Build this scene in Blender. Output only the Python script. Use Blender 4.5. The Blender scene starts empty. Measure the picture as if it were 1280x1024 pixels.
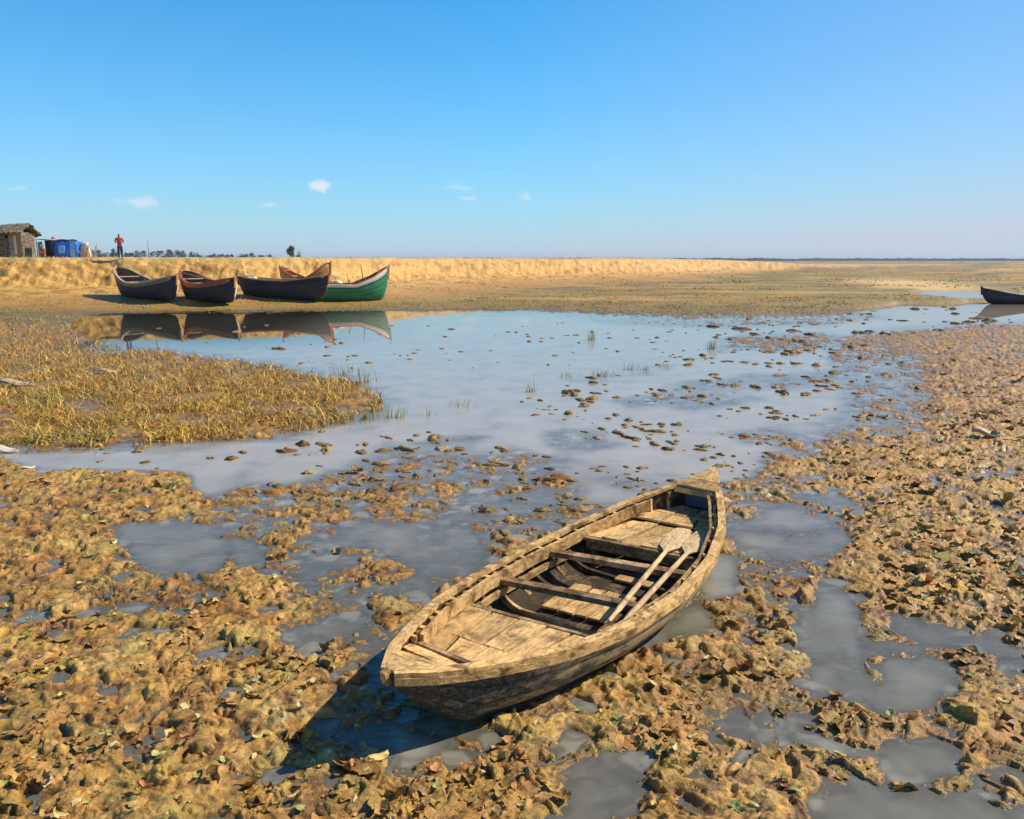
import bpy, bmesh, math, random
import numpy as np
from mathutils import Vector, Matrix

SC = bpy.context.scene
COL = SC.collection
rad = math.radians

# ------------------------------------------------------------------ camera, sky, sun, exposure
F = 950.0; H = 2.8                      # focal length in px of a 1280 wide frame, eye height
PITCH = math.atan((512 - 325) / F)
cam_d = bpy.data.cameras.new('camera'); cam = bpy.data.objects.new('camera', cam_d); COL.objects.link(cam)
cam.location = (0, 0, H); cam.rotation_euler = (math.pi / 2 - PITCH, 0, 0)
cam_d.sensor_width = 36; cam_d.lens = 36 * F / 1280; cam_d.clip_start = 0.1; cam_d.clip_end = 40000
SC.camera = cam

SUN_AZ = rad(77); SUN_EL = rad(42)      # azimuth from +Y towards +X
w = bpy.data.worlds.new('World'); SC.world = w; w.use_nodes = True
nt = w.node_tree; N = nt.nodes; Lk = nt.links
N.clear()
out = N.new('ShaderNodeOutputWorld'); bg = N.new('ShaderNodeBackground'); sky = N.new('ShaderNodeTexSky')
sky.sky_type = 'NISHITA'; sky.sun_disc = False; sky.sun_elevation = SUN_EL; sky.sun_rotation = SUN_AZ
sky.air_density = 1.0; sky.dust_density = 0.0; sky.ozone_density = 2.2; sky.altitude = 0
tc = N.new('ShaderNodeTexCoord')
gain = N.new('ShaderNodeMixRGB'); gain.blend_type = 'MULTIPLY'; gain.inputs[0].default_value = 1; gain.inputs[2].default_value = (.08, .83, 1.16, 1)
Lk.new(sky.outputs[0], gain.inputs[1])
# pale air low down: falls off with the height of the view direction
sz = N.new('ShaderNodeSeparateXYZ'); Lk.new(tc.outputs['Generated'], sz.inputs[0])
m1 = N.new('ShaderNodeMath'); m1.operation = 'MULTIPLY'; m1.inputs[1].default_value = -1 / .125; Lk.new(sz.outputs['Z'], m1.inputs[0])
m2 = N.new('ShaderNodeMath'); m2.operation = 'EXPONENT'; Lk.new(m1.outputs[0], m2.inputs[0]); m2.use_clamp = True
hs = N.new('ShaderNodeMixRGB'); zr = N.new('ShaderNodeMapRange'); Lk.new(sz.outputs['Z'], zr.inputs['Value']); zr.inputs['From Min'].default_value = .28; zr.inputs['From Max'].default_value = .9
deep = N.new('ShaderNodeMixRGB'); deep.blend_type = 'MULTIPLY'; Lk.new(zr.outputs[0], deep.inputs[0]); Lk.new(gain.outputs[0], deep.inputs[1]); deep.inputs[2].default_value = (.9, .40, .60, 1)
xr = N.new('ShaderNodeMapRange'); Lk.new(sz.outputs['X'], xr.inputs['Value']); xr.inputs['From Min'].default_value = .0; xr.inputs['From Max'].default_value = .6
evn = N.new('ShaderNodeMixRGB'); evn.blend_type = 'MULTIPLY'; Lk.new(xr.outputs[0], evn.inputs[0]); Lk.new(deep.outputs[0], evn.inputs[1]); evn.inputs[2].default_value = (.9, .76, .80, 1)
m3 = N.new('ShaderNodeMath'); m3.operation = 'MULTIPLY_ADD'; m3.use_clamp = True; m3.inputs[1].default_value = .24; Lk.new(xr.outputs[0], m3.inputs[0]); Lk.new(m2.outputs[0], m3.inputs[2])
Lk.new(m3.outputs[0], hs.inputs[0]); Lk.new(evn.outputs[0], hs.inputs[1]); hs.inputs[2].default_value = (3.65, 4.05, 4.8, 1)
bg.inputs['Strength'].default_value = 0.125
# small fair-weather clouds, placed by direction in the sky
nz = N.new('ShaderNodeTexNoise'); nz.inputs['Scale'].default_value = 70; nz.inputs['Detail'].default_value = 5
Lk.new(tc.outputs['Generated'], nz.inputs['Vector'])
sepn = N.new('ShaderNodeVectorMath'); sepn.operation = 'MULTIPLY_ADD'
Lk.new(nz.outputs['Color'], sepn.inputs[0]); sepn.inputs[1].default_value = (.026, .026, .014); sepn.inputs[2].default_value = (-.013, -.013, -.007)
addv = N.new('ShaderNodeVectorMath'); addv.operation = 'ADD'
Lk.new(tc.outputs['Generated'], addv.inputs[0]); Lk.new(sepn.outputs[0], addv.inputs[1])
def sky_dir(u, v):
    a = (u - 640) / F; b = (v - 512) / F
    d = Vector((a, math.cos(PITCH) - b * math.sin(PITCH), -(math.sin(PITCH) + b * math.cos(PITCH)))); d.normalize(); return d
acc = None
for (u, v, wu, wv, op) in ((400, 233, 18, 10, .8), (181, 254, 22, 8, .5), (150, 254, 14, 6, .2), (333, 257, 12, 6, .35),
                           (572, 234, 22, 6, .3), (584, 248, 12, 4, .35), (658, 246, 10, 6, .35), (24, 236, 14, 4, .25)):
    d = sky_dir(u, v)
    sub = N.new('ShaderNodeVectorMath'); sub.operation = 'SUBTRACT'; Lk.new(addv.outputs[0], sub.inputs[0]); sub.inputs[1].default_value = d
    mul = N.new('ShaderNodeVectorMath'); mul.operation = 'MULTIPLY'; Lk.new(sub.outputs[0], mul.inputs[0])
    mul.inputs[1].default_value = (F / wu, F / wu, F / wv)
    ln = N.new('ShaderNodeVectorMath'); ln.operation = 'LENGTH'; Lk.new(mul.outputs[0], ln.inputs[0])
    mr = N.new('ShaderNodeMapRange'); mr.interpolation_type = 'SMOOTHSTEP'
    mr.inputs['From Min'].default_value = 1.0; mr.inputs['From Max'].default_value = .2
    mr.inputs['To Min'].default_value = 0; mr.inputs['To Max'].default_value = op
    Lk.new(ln.outputs['Value'], mr.inputs['Value'])
    if acc is None: acc = mr.outputs[0]
    else:
        mx = N.new('ShaderNodeMath'); mx.operation = 'MAXIMUM'; Lk.new(acc, mx.inputs[0]); Lk.new(mr.outputs[0], mx.inputs[1]); acc = mx.outputs[0]
mixc = N.new('ShaderNodeMixRGB'); Lk.new(acc, mixc.inputs[0]); Lk.new(hs.outputs[0], mixc.inputs[1]); mixc.inputs[2].default_value = (5.3, 5.6, 6.1, 1)
Lk.new(mixc.outputs[0], bg.inputs['Color']); Lk.new(bg.outputs[0], out.inputs['Surface'])

sl = bpy.data.lights.new('sun', 'SUN'); sl.energy = 4.4; sl.angle = rad(.53); sl.color = (1, .93, .80)
so = bpy.data.objects.new('sun', sl); COL.objects.link(so)
sd = Vector((math.sin(SUN_AZ) * math.cos(SUN_EL), math.cos(SUN_AZ) * math.cos(SUN_EL), math.sin(SUN_EL)))
so.rotation_euler = sd.to_track_quat('Z', 'Y').to_euler(); so.location = (20, 5, 30)
SC.view_settings.view_transform = 'Standard'; SC.view_settings.look = 'None'
SC.view_settings.exposure = 0.35; SC.view_settings.gamma = 1
try: SC.view_settings.use_curve_mapping = False
except Exception: pass

rng = np.random.default_rng(7); random.seed(7)

# ------------------------------------------------------------------ numpy noise
def _h(ix, iy, k):
    a = (ix.astype(np.int64) * 374761393 + iy.astype(np.int64) * 668265263 + k * 974634777) & 0xffffffff
    a = ((a ^ (a >> 13)) * 1274126177) & 0xffffffff
    a = ((a ^ (a >> 16)) * 2246822519) & 0xffffffff
    return ((a >> 8) & 0xffff).astype(np.float32) / 65535.0
def perlin(x, y, k=0):
    x = np.asarray(x, np.float64); y = np.asarray(y, np.float64)
    ix = np.floor(x); iy = np.floor(y); fx = (x - ix).astype(np.float32); fy = (y - iy).astype(np.float32)
    ix = ix.astype(np.int64); iy = iy.astype(np.int64)
    ux = fx * fx * fx * (fx * (fx * 6 - 15) + 10); uy = fy * fy * fy * (fy * (fy * 6 - 15) + 10)
    def g(dx, dy):
        a = _h(ix + dx, iy + dy, k) * (2 * np.pi); return np.cos(a) * (fx - dx) + np.sin(a) * (fy - dy)
    n0 = g(0, 0); n1 = g(1, 0); n2 = g(0, 1); n3 = g(1, 1)
    a = n0 + ux * (n1 - n0); b = n2 + ux * (n3 - n2)
    return 1.5 * (a + uy * (b - a))
def fbm(x, y, o, k=0):
    s = 0; a = 1.0; t = 0
    for i in range(o):
        s = s + a * perlin(x, y, k + i * 17); t += a; a *= .5; x = x * 2.03 + 5.2; y = y * 2.03 + 1.7
    return s / t
def chips(x, y, k=0):
    """tilted irregular plates: broken clods with sharp lips"""
    x = np.asarray(x, np.float64); y = np.asarray(y, np.float64)
    ix = np.floor(x).astype(np.int64); iy = np.floor(y).astype(np.int64)
    best = np.full(x.shape, 9., np.float32); sec = best.copy(); hh = np.zeros(x.shape, np.float32)
    for dx in (-1, 0, 1):
        for dy in (-1, 0, 1):
            cx = ix + dx; cy = iy + dy
            ax = (cx + _h(cx, cy, k) - x).astype(np.float32); ay = (cy + _h(cx, cy, k + 1) - y).astype(np.float32)
            d = ax * ax + ay * ay
            th = _h(cx, cy, k + 2) * 6.283; tm = _h(cx, cy, k + 3)
            v = _h(cx, cy, k + 4) - .5 + (1.5 * tm) * (ax * np.cos(th) + ay * np.sin(th)) - .5 * d
            m = d < best
            sec = np.where(m, best, np.minimum(sec, d)); best = np.where(m, d, best); hh = np.where(m, v, hh)
    return hh, np.sqrt(sec) - np.sqrt(best)
def sstep(a, b, x):
    t = np.clip((x - a) / (b - a), 0, 1); return t * t * (3 - 2 * t)

def gnd(u, v, z=0.0):
    a = (u - 640) / F; b = (v - 512) / F
    fw = math.cos(PITCH) - b * math.sin(PITCH); dn = math.sin(PITCH) + b * math.cos(PITCH); t = (H - z) / dn
    return a * t, fw * t
def uv_of(x, y, z=0.0):
    y = np.maximum(y, .6)
    d = y * math.cos(PITCH) - (z - H) * math.sin(PITCH); up = (z - H) * math.cos(PITCH) + y * math.sin(PITCH)
    return 640 + F * x / d, 512 - F * up / d

# ------------------------------------------------------------------ the rowing boat's lines (shared by the ground)
BOW = np.array([-.705, 3.911]); STERN = np.array([2.119, 7.706]); BL = float(np.hypot(*(STERN - BOW)))
AX = (STERN - BOW) / BL; NR = np.array([AX[1], -AX[0]])
KN = [0, .02, .05, .12, .22, .35, .5, .65, .78, .88, .95, .985, 1]
KW = [.02, .10, .215, .385, .575, .70, .735, .675, .525, .315, .135, .05, .012]
def BW(s): return np.interp(s, _ks, _kw)
_ks = np.linspace(0, 1, 201); _kw = np.interp(_ks, KN, KW)
for _ in range(12): _kw[1:-1] = (_kw[:-2] + 2 * _kw[1:-1] + _kw[2:]) / 4
def BZS(s): return .34 + (.519 - .34) * np.clip(1 - 2 * s, 0, 1) ** 2 + (.633 - .34) * np.clip(2 * s - 1, 0, 1) ** 2
def BZK(s):
    a = np.clip((.10 - s) / .10, 0, 1); b = np.clip((s - .93) / .07, 0, 1)
    return -.02 + .03 * np.clip((.25 - s) / .25, 0, 1) + (.465 - .01) * a ** 1.15 + .05 * np.clip((s - .7) / .3, 0, 1) + .545 * b ** 1.1
def _wl(s_, z):
    zk = BZK(s_); zs = BZS(s_); t = np.clip((z - zk) / (zs - zk), 0, 1); n = 1.7 + 1.5 * np.sqrt(np.clip(np.sin(np.pi * s_), 0, 1))
    return np.where(t <= 0, -9, np.interp(s_, _ks, _kw) * (1 - (1 - t) ** n) ** (1 / n))
_wlt = _wl(_ks, .045)
def to_sw(x, y):
    rx = x - BOW[0]; ry = y - BOW[1]; return (rx * AX[0] + ry * AX[1]) / BL, rx * NR[0] + ry * NR[1]

# ------------------------------------------------------------------ where mud, pools and grass lie (traced onto the ground plane)
U0, U1, V0, V1, DU, DV = -240, 1520, 330, 1240, 5, 2
nu = (U1 - U0) // DU; nv = (V1 - V0) // DV
gu, gv = np.meshgrid(U0 + DU * (np.arange(nu) + .5), V0 + DV * (np.arange(nv) + .5))
def inpoly(P, X, Y):
    c = np.zeros(X.shape, bool); n = len(P)
    for i in range(n):
        x0, y0 = P[i]; x1, y1 = P[(i + 1) % n]
        if y0 == y1: continue
        m = ((y0 > Y) != (y1 > Y)) & (X < (x1 - x0) * (Y - y0) / (y1 - y0) + x0); c ^= m
    return c
def blur(A, ru, rv):
    for ax, r in ((1, ru), (0, rv)):
        if r < 1: continue
        for _ in range(2):
            P = np.concatenate([np.repeat(np.take(A, [0], ax), r, ax), A, np.repeat(np.take(A, [-1], ax), r, ax)], ax)
            S = np.cumsum(P, ax); S = np.concatenate([np.zeros_like(np.take(S, [0], ax)), S], ax)
            n = A.shape[ax]; k = 2 * r + 1
            A = (np.take(S, range(k, k + n), ax) - np.take(S, range(0, n), ax)) / k
    return A
E_ = np.full(gu.shape, .70)
GR = np.zeros(gu.shape)       # grassiness
LT = np.zeros(gu.shape)       # leaf litter on the right
def put(A, P, lev, ru=1, rv=1, opacity=1.0):
    m = blur(inpoly(P, gu, gv).astype(float), ru, rv) * opacity
    return A * (1 - m) + lev * m
# far main pool
POOL = [(88, 402), (120, 394), (300, 392), (486, 389), (700, 391), (760, 396), (900, 401), (1000, 401), (1080, 393), (1120, 383), (1280, 379), (1530, 379),
        (1530, 404), (1200, 405), (1120, 412), (1060, 424), (1030, 445), (1060, 470), (1130, 490), (1090, 525), (1010, 560), (930, 590), (900, 602),
        (820, 625), (760, 640), (700, 645), (600, 640), (560, 600), (470, 590), (400, 600), (340, 608), (255, 625), (215, 592), (100, 592), (-10, 578), (-10, 560),
        (90, 562), (210, 556), (330, 548), (400, 530), (478, 515), (480, 498), (440, 478), (350, 462), (300, 452), (230, 444), (130, 428)]
E_ = put(E_, POOL, -1.35, 1, 2)
# broken, half drowned mud
E_ = put(E_, [(470, 560), (560, 590), (620, 570), (700, 575), (740, 610), (700, 650), (600, 650), (560, 700), (420, 760), (300, 700), (240, 640), (300, 600), (400, 610), (470, 600)], .12, 3, 4)
E_ = put(E_, [(420, 600), (470, 560), (560, 560), (640, 590), (620, 650), (560, 640), (460, 640)], -.02, 3, 3)
E_ = put(E_, [(560, 570), (640, 560), (720, 585), (690, 615), (600, 610)], -.08, 2, 3)
E_ = put(E_, [(520, 548), (600, 542), (620, 556), (540, 562)], -.3, 2, 2)
E_ = put(E_, [(670, 540), (760, 540), (775, 562), (690, 562)], -.25, 2, 2)
E_ = put(E_, [(560, 620), (640, 615), (720, 640), (800, 640), (760, 665), (620, 665)], -.2, 3, 3)
E_ = put(E_, [(430, 640), (560, 650), (610, 700), (560, 760), (500, 800), (430, 800), (380, 760), (400, 700)], -.02, 4, 6, .9)
E_ = put(E_, [(440, 655), (560, 652), (610, 668), (600, 700), (540, 690), (430, 676)], -.6, 3, 5, .9)
E_ = put(E_, [(760, 500), (860, 488), (960, 500), (900, 512), (780, 510)], -.3, 2, 1)
E_ = put(E_, [(900, 545), (980, 530), (1010, 548), (940, 562)], -.1, 2, 2)
E_ = put(E_, [(700, 575), (800, 590), (860, 600), (800, 620), (730, 612)], -.6, 3, 3)
E_ = put(E_, [(900, 420), (1040, 415), (1080, 430), (1000, 440), (890, 438)], .25, 2, 1)
E_ = put(E_, [(700, 399), (830, 401), (1000, 400), (1090, 392), (1120, 398), (1040, 408), (900, 410), (780, 406)], .15, 2, 1)
E_ = put(E_, [(1040, 440), (1150, 440), (1160, 540), (1040, 560), (960, 590), (990, 545), (1060, 520), (1060, 480)], -.02, 3, 5)
E_ = put(E_, [(830, 478), (900, 472), (1060, 462), (1080, 478), (960, 490), (850, 490)], -.25, 3, 1)
E_ = put(E_, [(700, 476), (760, 462), (850, 458), (850, 466), (760, 476)], -.85, 2, 2)
# pools
E_ = put(E_, [(120, 668), (200, 655), (270, 668), (290, 700), (250, 722), (180, 718), (150, 690)], -.85, 2, 5)
E_ = put(E_, [(280, 676), (330, 680), (335, 705), (290, 712)], -.9, 1, 2)
E_ = put(E_, [(350, 780), (440, 775), (520, 790), (480, 830), (400, 825), (340, 805)], -.3, 3, 4)
E_ = put(E_, [(886, 690), (925, 688), (928, 742), (885, 752)], -1.3, 1, 2)
E_ = put(E_, [(905, 615), (1040, 600), (1100, 620), (1060, 700), (960, 712), (905, 690)], -.02, 4, 5)
E_ = put(E_, [(935, 640), (1010, 636), (1060, 646), (1040, 656), (950, 660)], -.9, 2, 2)
E_ = put(E_, [(925, 668), (1050, 664), (1080, 676), (1000, 690), (930, 684)], -.9, 2, 2)
E_ = put(E_, [(1020, 725), (1070, 722), (1085, 790), (1110, 815), (1170, 810), (1200, 850), (1180, 890), (1120, 905), (1070, 880), (1015, 850), (1000, 800)], -.85, 2, 5)
E_ = put(E_, [(1085, 800), (1095, 836), (1110, 868), (1122, 866), (1112, 838), (1160, 828), (1158, 818), (1108, 822)], .15, 1, 1)
E_ = put(E_, [(1130, 780), (1260, 790), (1280, 820), (1200, 822), (1140, 806)], -.5, 3, 5)
E_ = put(E_, [(1120, 928), (1190, 925), (1205, 965), (1170, 985), (1125, 970)], -.65, 2, 5)
E_ = put(E_, [(1030, 985), (1110, 992), (1290, 990), (1290, 1060), (1060, 1060), (1010, 1012)], -.5, 3, 6)
E_ = put(E_, [(720, 955), (800, 950), (840, 985), (820, 1060), (700, 1060), (705, 990)], -.6, 3, 6)
E_ = put(E_, [(900, 870), (1000, 860), (1040, 900), (960, 930), (880, 905)], -.05, 4, 5)
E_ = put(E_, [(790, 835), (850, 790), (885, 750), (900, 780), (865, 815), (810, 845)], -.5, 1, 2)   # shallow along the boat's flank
E_ = put(E_, [(372, 958), (430, 880), (500, 815), (560, 880), (600, 905), (520, 930), (440, 950)], .0, 2, 3, .85)  # low wet mud laid on the boat's shadow outline to deepen the shade
E_ = put(E_, [(495, 888), (540, 900), (545, 918), (520, 926), (496, 912)], -.9, 1, 2)
# far right: sand bar with a thread of water behind
E_ = put(E_, [(1165, 362), (1240, 364), (1300, 366), (1530, 368), (1530, 376), (1290, 375), (1180, 373), (1130, 369)], -.9, 1, 1)
SB = np.zeros(gu.shape); SB = put(SB, [(1060, 353), (1120, 352), (1200, 358), (1240, 363), (1180, 364), (1090, 358)], 1, 2, 1)
GR = put(GR, [(-260, 400), (60, 402), (120, 430), (250, 446), (350, 462), (440, 478), (480, 500), (470, 520), (380, 530), (250, 545), (100, 552), (-260, 560)], 1, 5, 8)
E_ = E_ * (1 - GR) + GR * .5
E_ = put(E_, [(85, 402), (160, 396), (300, 400), (420, 404), (300, 436), (180, 436), (110, 424)], -1.35, 1, 1)
E_ = put(E_, [(90, 424), (170, 432), (170, 445), (60, 440)], -.1, 2, 2)
LT = put(LT, [(1000, 600), (1080, 520), (1180, 420), (1530, 410), (1530, 800), (1180, 790), (1080, 760), (1060, 690)], 1, 8, 12)
E_ = E_ + LT * .0
SG = np.zeros(gu.shape); SG = put(SG, [(-260, 378), (150, 380), (260, 384), (700, 380), (1060, 374), (1060, 392), (760, 396), (480, 390), (140, 392), (80, 405), (-260, 412)], 1, 3, 2)
def sample(A, u, v):
    fu = np.clip((u - U0) / DU - .5, 0, nu - 1.001); fv = np.clip((v - V0) / DV - .5, 0, nv - 1.001)
    iu = fu.astype(int); iv = fv.astype(int); a = fu - iu; b = fv - iv
    return (A[iv, iu] * (1 - a) + A[iv, iu + 1] * a) * (1 - b) + (A[iv + 1, iu] * (1 - a) + A[iv + 1, iu + 1] * a) * b

BANK = [(-400, 36), (-120, 47), (-35, 50), (-18, 52.5), (-12, 57), (-9.5, 66), (-6, 77), (2, 88), (20, 108), (44, 150), (95, 240), (260, 420), (900, 900), (5000, 3500)]
def bank_d(x, y):
    """signed distance, positive beyond the bank's foot"""
    best = np.full(x.shape, 1e12); sg = np.zeros(x.shape); along = np.zeros(x.shape); L0 = 0
    for (x0, y0), (x1, y1) in zip(BANK[:-1], BANK[1:]):
        dx, dy = x1 - x0, y1 - y0; l2 = dx * dx + dy * dy; L = math.sqrt(l2)
        t = np.clip(((x - x0) * dx + (y - y0) * dy) / l2, 0, 1)
        ex = x - x0 - t * dx; ey = y - y0 - t * dy; d2 = ex * ex + ey * ey
        c = dx * ey - dy * ex
        m = d2 < best; best = np.where(m, d2, best); sg = np.where(m, np.where(c >= 0, 1, -1), sg); along = np.where(m, L0 + t * L, along); L0 += L
    return sg * np.sqrt(best), along

def ground(x, y, full=False):
    x = np.asarray(x, np.float64); y = np.asarray(y, np.float64)
    u, v = uv_of(x, y)
    wob = np.clip(y, 2, 60) * (.011 + .014 * (1 - sstep(7, 14, y)))
    wx = x + wob * 1.2 * fbm(x / (wob * 9), y / (wob * 9), 3, 3); wy = y + wob * 4 * fbm(x / (wob * 9), y / (wob * 9), 3, 9)
    uu, vv = uv_of(wx, wy)
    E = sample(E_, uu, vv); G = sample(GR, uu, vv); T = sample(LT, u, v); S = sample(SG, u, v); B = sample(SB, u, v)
    far = sstep(35, 90, y)
    q = np.hypot(x, y)
    det = 1 - sstep(12, 45, q)
    # churned mud
    wx = x + .10 * perlin(x * 3.1, y * 3.1, 40) + .04 * perlin(x * 9, y * 9, 41); wy = y + .10 * perlin(x * 3.1, y * 3.1, 42) + .04 * perlin(x * 9, y * 9, 43)
    n0 = fbm(x * .75, y * .75, 2, 50); n1 = fbm(wx * 1.9, wy * 1.9, 3, 60); n3 = fbm(wx * 11, wy * 11, 3, 70)
    c1, e1 = chips(wx * 4.2, wy * 4.8, 80); c2, e2 = chips(wx * 9.5 + 3, wy * 11, 90)
    n4 = np.abs(fbm(wx * 5, wy * 5, 2, 65))
    p1, pe = chips(x * 3.6 + 9, y * 3.6, 95)
    pit = sstep(.30, .55, pe) * (_h(np.floor(x * 1.3).astype(np.int64), np.floor(y * 1.3).astype(np.int64), 96) < 2)
    M = E + .75 * n1 + .35 * n0
    amp = sstep(-.75, .15, M) * (1 - .6 * G) * (1 - sstep(40, 60, y))
    c3, e3 = chips(wx * 17 + 6, wy * 26, 98)
    smooth_ = .35 + .65 * sstep(-.25, .15, fbm(x * 1.1 + 7, y * 1.1, 2, 99))
    land = .048 * np.clip(M, -2.2, 1.1) + amp * (.036 * c1 * smooth_ + .026 * c2 * (.4 + .6 * det) * smooth_ + .011 * c3 * det + .018 * n3 + .036 * n4 - .006 - .05 * pit * sstep(.0, .35, p1 + .15))
    land = np.where(land > 0, land, land * .9)
    # the lower plain, rising slowly inland
    plain = .22 + .18 * sstep(60, 300, y) + .16 * fbm(x * .03, y * .06, 3, 100) + .10 * fbm(x * .25, y * .35, 3, 110)
    Z = land + (plain - .05) * sstep(41, 52, y) * sstep(-.3, .3, E)
    # the bank
    d, al = bank_d(x, y)
    sc = 1 - .72 * sstep(70, 330, al - 385) * 1.0
    dw = d + (.9 + 2.2 * sstep(440, 520, al)) * fbm(al * .16, y * .02, 3, 120) + .45 * np.abs(fbm(x * .4, y * .18, 3, 125)) + .22 * fbm((x + d * 1.4) * 1.0, d * .5, 3, 127) + .25 * fbm(x * 1.6, y * 1.2, 3, 130) - .4
    top = 2.98 + .13 * fbm(x * .22, y * .22, 4, 140) - .35 * sstep(30, 160, d)
    ramp = .62 * sstep(-10.5, -1.0, dw) + .25 * sstep(-2.5, .3, dw)
    face = sstep(-.3, 4.0, dw)
    sh_ = x * .55 + d * 1.3; led = (.20 * fbm(sh_ * 1.6, d * .8 - x * .12, 4, 150) + .30 * np.minimum(0, fbm(x * .28 + d * .5, d * .5, 3, 151)) + .10 * fbm(x * 3, d * 3, 3, 152)) * sstep(-.5, .6, dw) * (1 - sstep(2.2, 3.2, dw))
    zb = ramp * (1 - face) + top * face + led
    zb = zb * sc + .0
    Z = np.where(d > -11, np.maximum(Z, 0) * (1 - face) * .6 + zb * 1.0 + np.minimum(Z, 0) * (1 - sstep(-10.5, -8, d)) , Z)
    mound = sstep(.1, .6, fbm(x * .018, y * .03, 3, 160)) * 1.1 * sstep(75, 130, y) * (1 - face) * (1 - sstep(600, 1200, y))
    Z = Z + mound * sc * .8
    # room for the boat's hull
    s, wd = to_sw(x, y); hw = np.interp(s, _ks, _wlt, left=-9, right=-9)
    inside = np.abs(wd) - hw + .015
    Z = np.where(inside < 0, np.minimum(Z, -.045), Z)
    ring = (inside >= 0) & (inside < .05); Z = np.where(ring, np.minimum(Z, -.02 + (inside / .05) * .07), Z)
    su, sw_ = to_sw(x, y); under = (s < .14) & (s > -.06) & (np.abs(wd) < .25); Z = np.where(under, np.minimum(Z, .035), Z)
    if not full: return Z
    return Z, dict(u=u, v=v, E=E, G=G, T=T, S=S, B=B, d=d, dw=dw, face=face, n1=n1, c1=c1, c2=c2, e1=e1, mound=mound, al=al)

# ------------------------------------------------------------------ mesh helpers
def link(o, parent=None):
    COL.objects.link(o)
    if parent is not None: o.parent = parent
    return o
def tag(o, label=None, cat=None, group=None, kind=None):
    if label: o['label'] = label
    if cat: o['category'] = cat
    if group: o['group'] = group
    if kind: o['kind'] = kind
    return o
def empty(name, loc, rz=0):
    o = bpy.data.objects.new(name, None); o.location = loc; o.rotation_euler = (0, 0, rz); o.empty_display_size = .2; return link(o)
def npmesh(name, V, Fc, mat, parent=None, smooth=True, color=None):
    """V (n,3), Fc (m,k) same-size faces"""
    me = bpy.data.meshes.new(name); V = np.asarray(V, np.float32); Fc = np.asarray(Fc, np.int32); k = Fc.shape[1]
    me.vertices.add(len(V)); me.vertices.foreach_set('co', V.ravel())
    me.loops.add(Fc.size); me.loops.foreach_set('vertex_index', Fc.ravel())
    me.polygons.add(len(Fc)); me.polygons.foreach_set('loop_start', np.arange(0, Fc.size, k, dtype=np.int32))
    me.polygons.foreach_set('loop_total', np.full(len(Fc), k, np.int32))
    me.polygons.foreach_set('use_smooth', np.full(len(Fc), bool(smooth)))
    me.update(calc_edges=True)
    if color is not None:
        for nm, C in color.items():
            if C.ndim == 2:
                a = me.attributes.new(nm, 'FLOAT_COLOR', 'POINT'); c4 = np.ones((len(V), 4), np.float32); c4[:, :3] = C; a.data.foreach_set('color', c4.ravel())
            else:
                a = me.attributes.new(nm, 'FLOAT', 'POINT'); a.data.foreach_set('value', C.astype(np.float32))
    if mat: me.materials.append(mat)
    return link(bpy.data.objects.new(name, me), parent)
class MB:
    def __init__(s): s.bm = bmesh.new()
    def box(s, c, size, rot=None, bev=0, jit=0):
        r = bmesh.ops.create_cube(s.bm, size=1)['verts']
        M = Matrix.Translation(c) @ (rot.to_4x4() if rot else Matrix()) @ Matrix.Diagonal((*size, 1))
        if jit:
            for v in r: v.co += Vector([random.uniform(-jit, jit) / max(size[i], .01) for i in range(3)])
        bmesh.ops.transform(s.bm, matrix=M, verts=r)
        if bev:
            ed = list({e for v in r for e in v.link_edges}); bmesh.ops.bevel(s.bm, geom=ed, offset=bev, segments=1, affect='EDGES')
        return s
    def beam(s, a, b, wid, th, up=(0, 0, 1), seg=1, jit=0, wid2=None):
        """board from a to b, slightly irregular"""
        a = Vector(a); b = Vector(b); d = (b - a); L = d.length; d.normalize(); up = Vector(up); side = d.cross(up); side.normalize(); up = side.cross(d)
        rings = []
        for i in range(seg + 1):
            t = i / seg; c = a + (b - a) * t; ww = (wid + ((wid2 if wid2 is not None else wid) - wid) * t) / 2
            r = []
            for (i1, i2) in ((-1, -1), (1, -1), (1, 1), (-1, 1)):
                r.append(s.bm.verts.new(c + side * (ww * i1 + random.uniform(-jit, jit)) + up * (th / 2 * i2 + random.uniform(-jit, jit) * .5)))
            rings.append(r)
        for r0, r1 in zip(rings[:-1], rings[1:]):
            for k in range(4): s.bm.faces.new((r0[k], r0[(k + 1) % 4], r1[(k + 1) % 4], r1[k]))
        s.bm.faces.new(rings[0][::-1]); s.bm.faces.new(rings[-1]); return s
    def tube(s, pts, rads, n=8):
        pts = [Vector(p) for p in pts]; rings = []
        for i, p in enumerate(pts):
            d = (pts[min(i + 1, len(pts) - 1)] - pts[max(i - 1, 0)]).normalized(); a = d.orthogonal() if abs(d.z) < .9 else Vector((1, 0, 0)); a = (a - d * a.dot(d)).normalized(); b = d.cross(a)
            r = rads[i] if isinstance(rads, (list, tuple)) else rads
            rings.append([s.bm.verts.new(p + a * r * math.cos(2 * math.pi * k / n) + b * r * math.sin(2 * math.pi * k / n)) for k in range(n)])
        for r0, r1 in zip(rings[:-1], rings[1:]):
            A = r0[0].co; off = min(range(n), key=lambda k: (r1[k].co - A).length)
            for k in range(n): s.bm.faces.new((r0[k], r0[(k + 1) % n], r1[(k + 1 + off) % n], r1[(k + off) % n]))
        s.bm.faces.new(rings[0][::-1]); s.bm.faces.new(rings[-1]); return s
    def build(s, name, mat, parent=None, smooth=False):
        bmesh.ops.recalc_face_normals(s.bm, faces=s.bm.faces)
        me = bpy.data.meshes.new(name); s.bm.to_mesh(me); s.bm.free(); me.materials.append(mat)
        for p in me.polygons: p.use_smooth = smooth
        return link(bpy.data.objects.new(name, me), parent)

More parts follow.
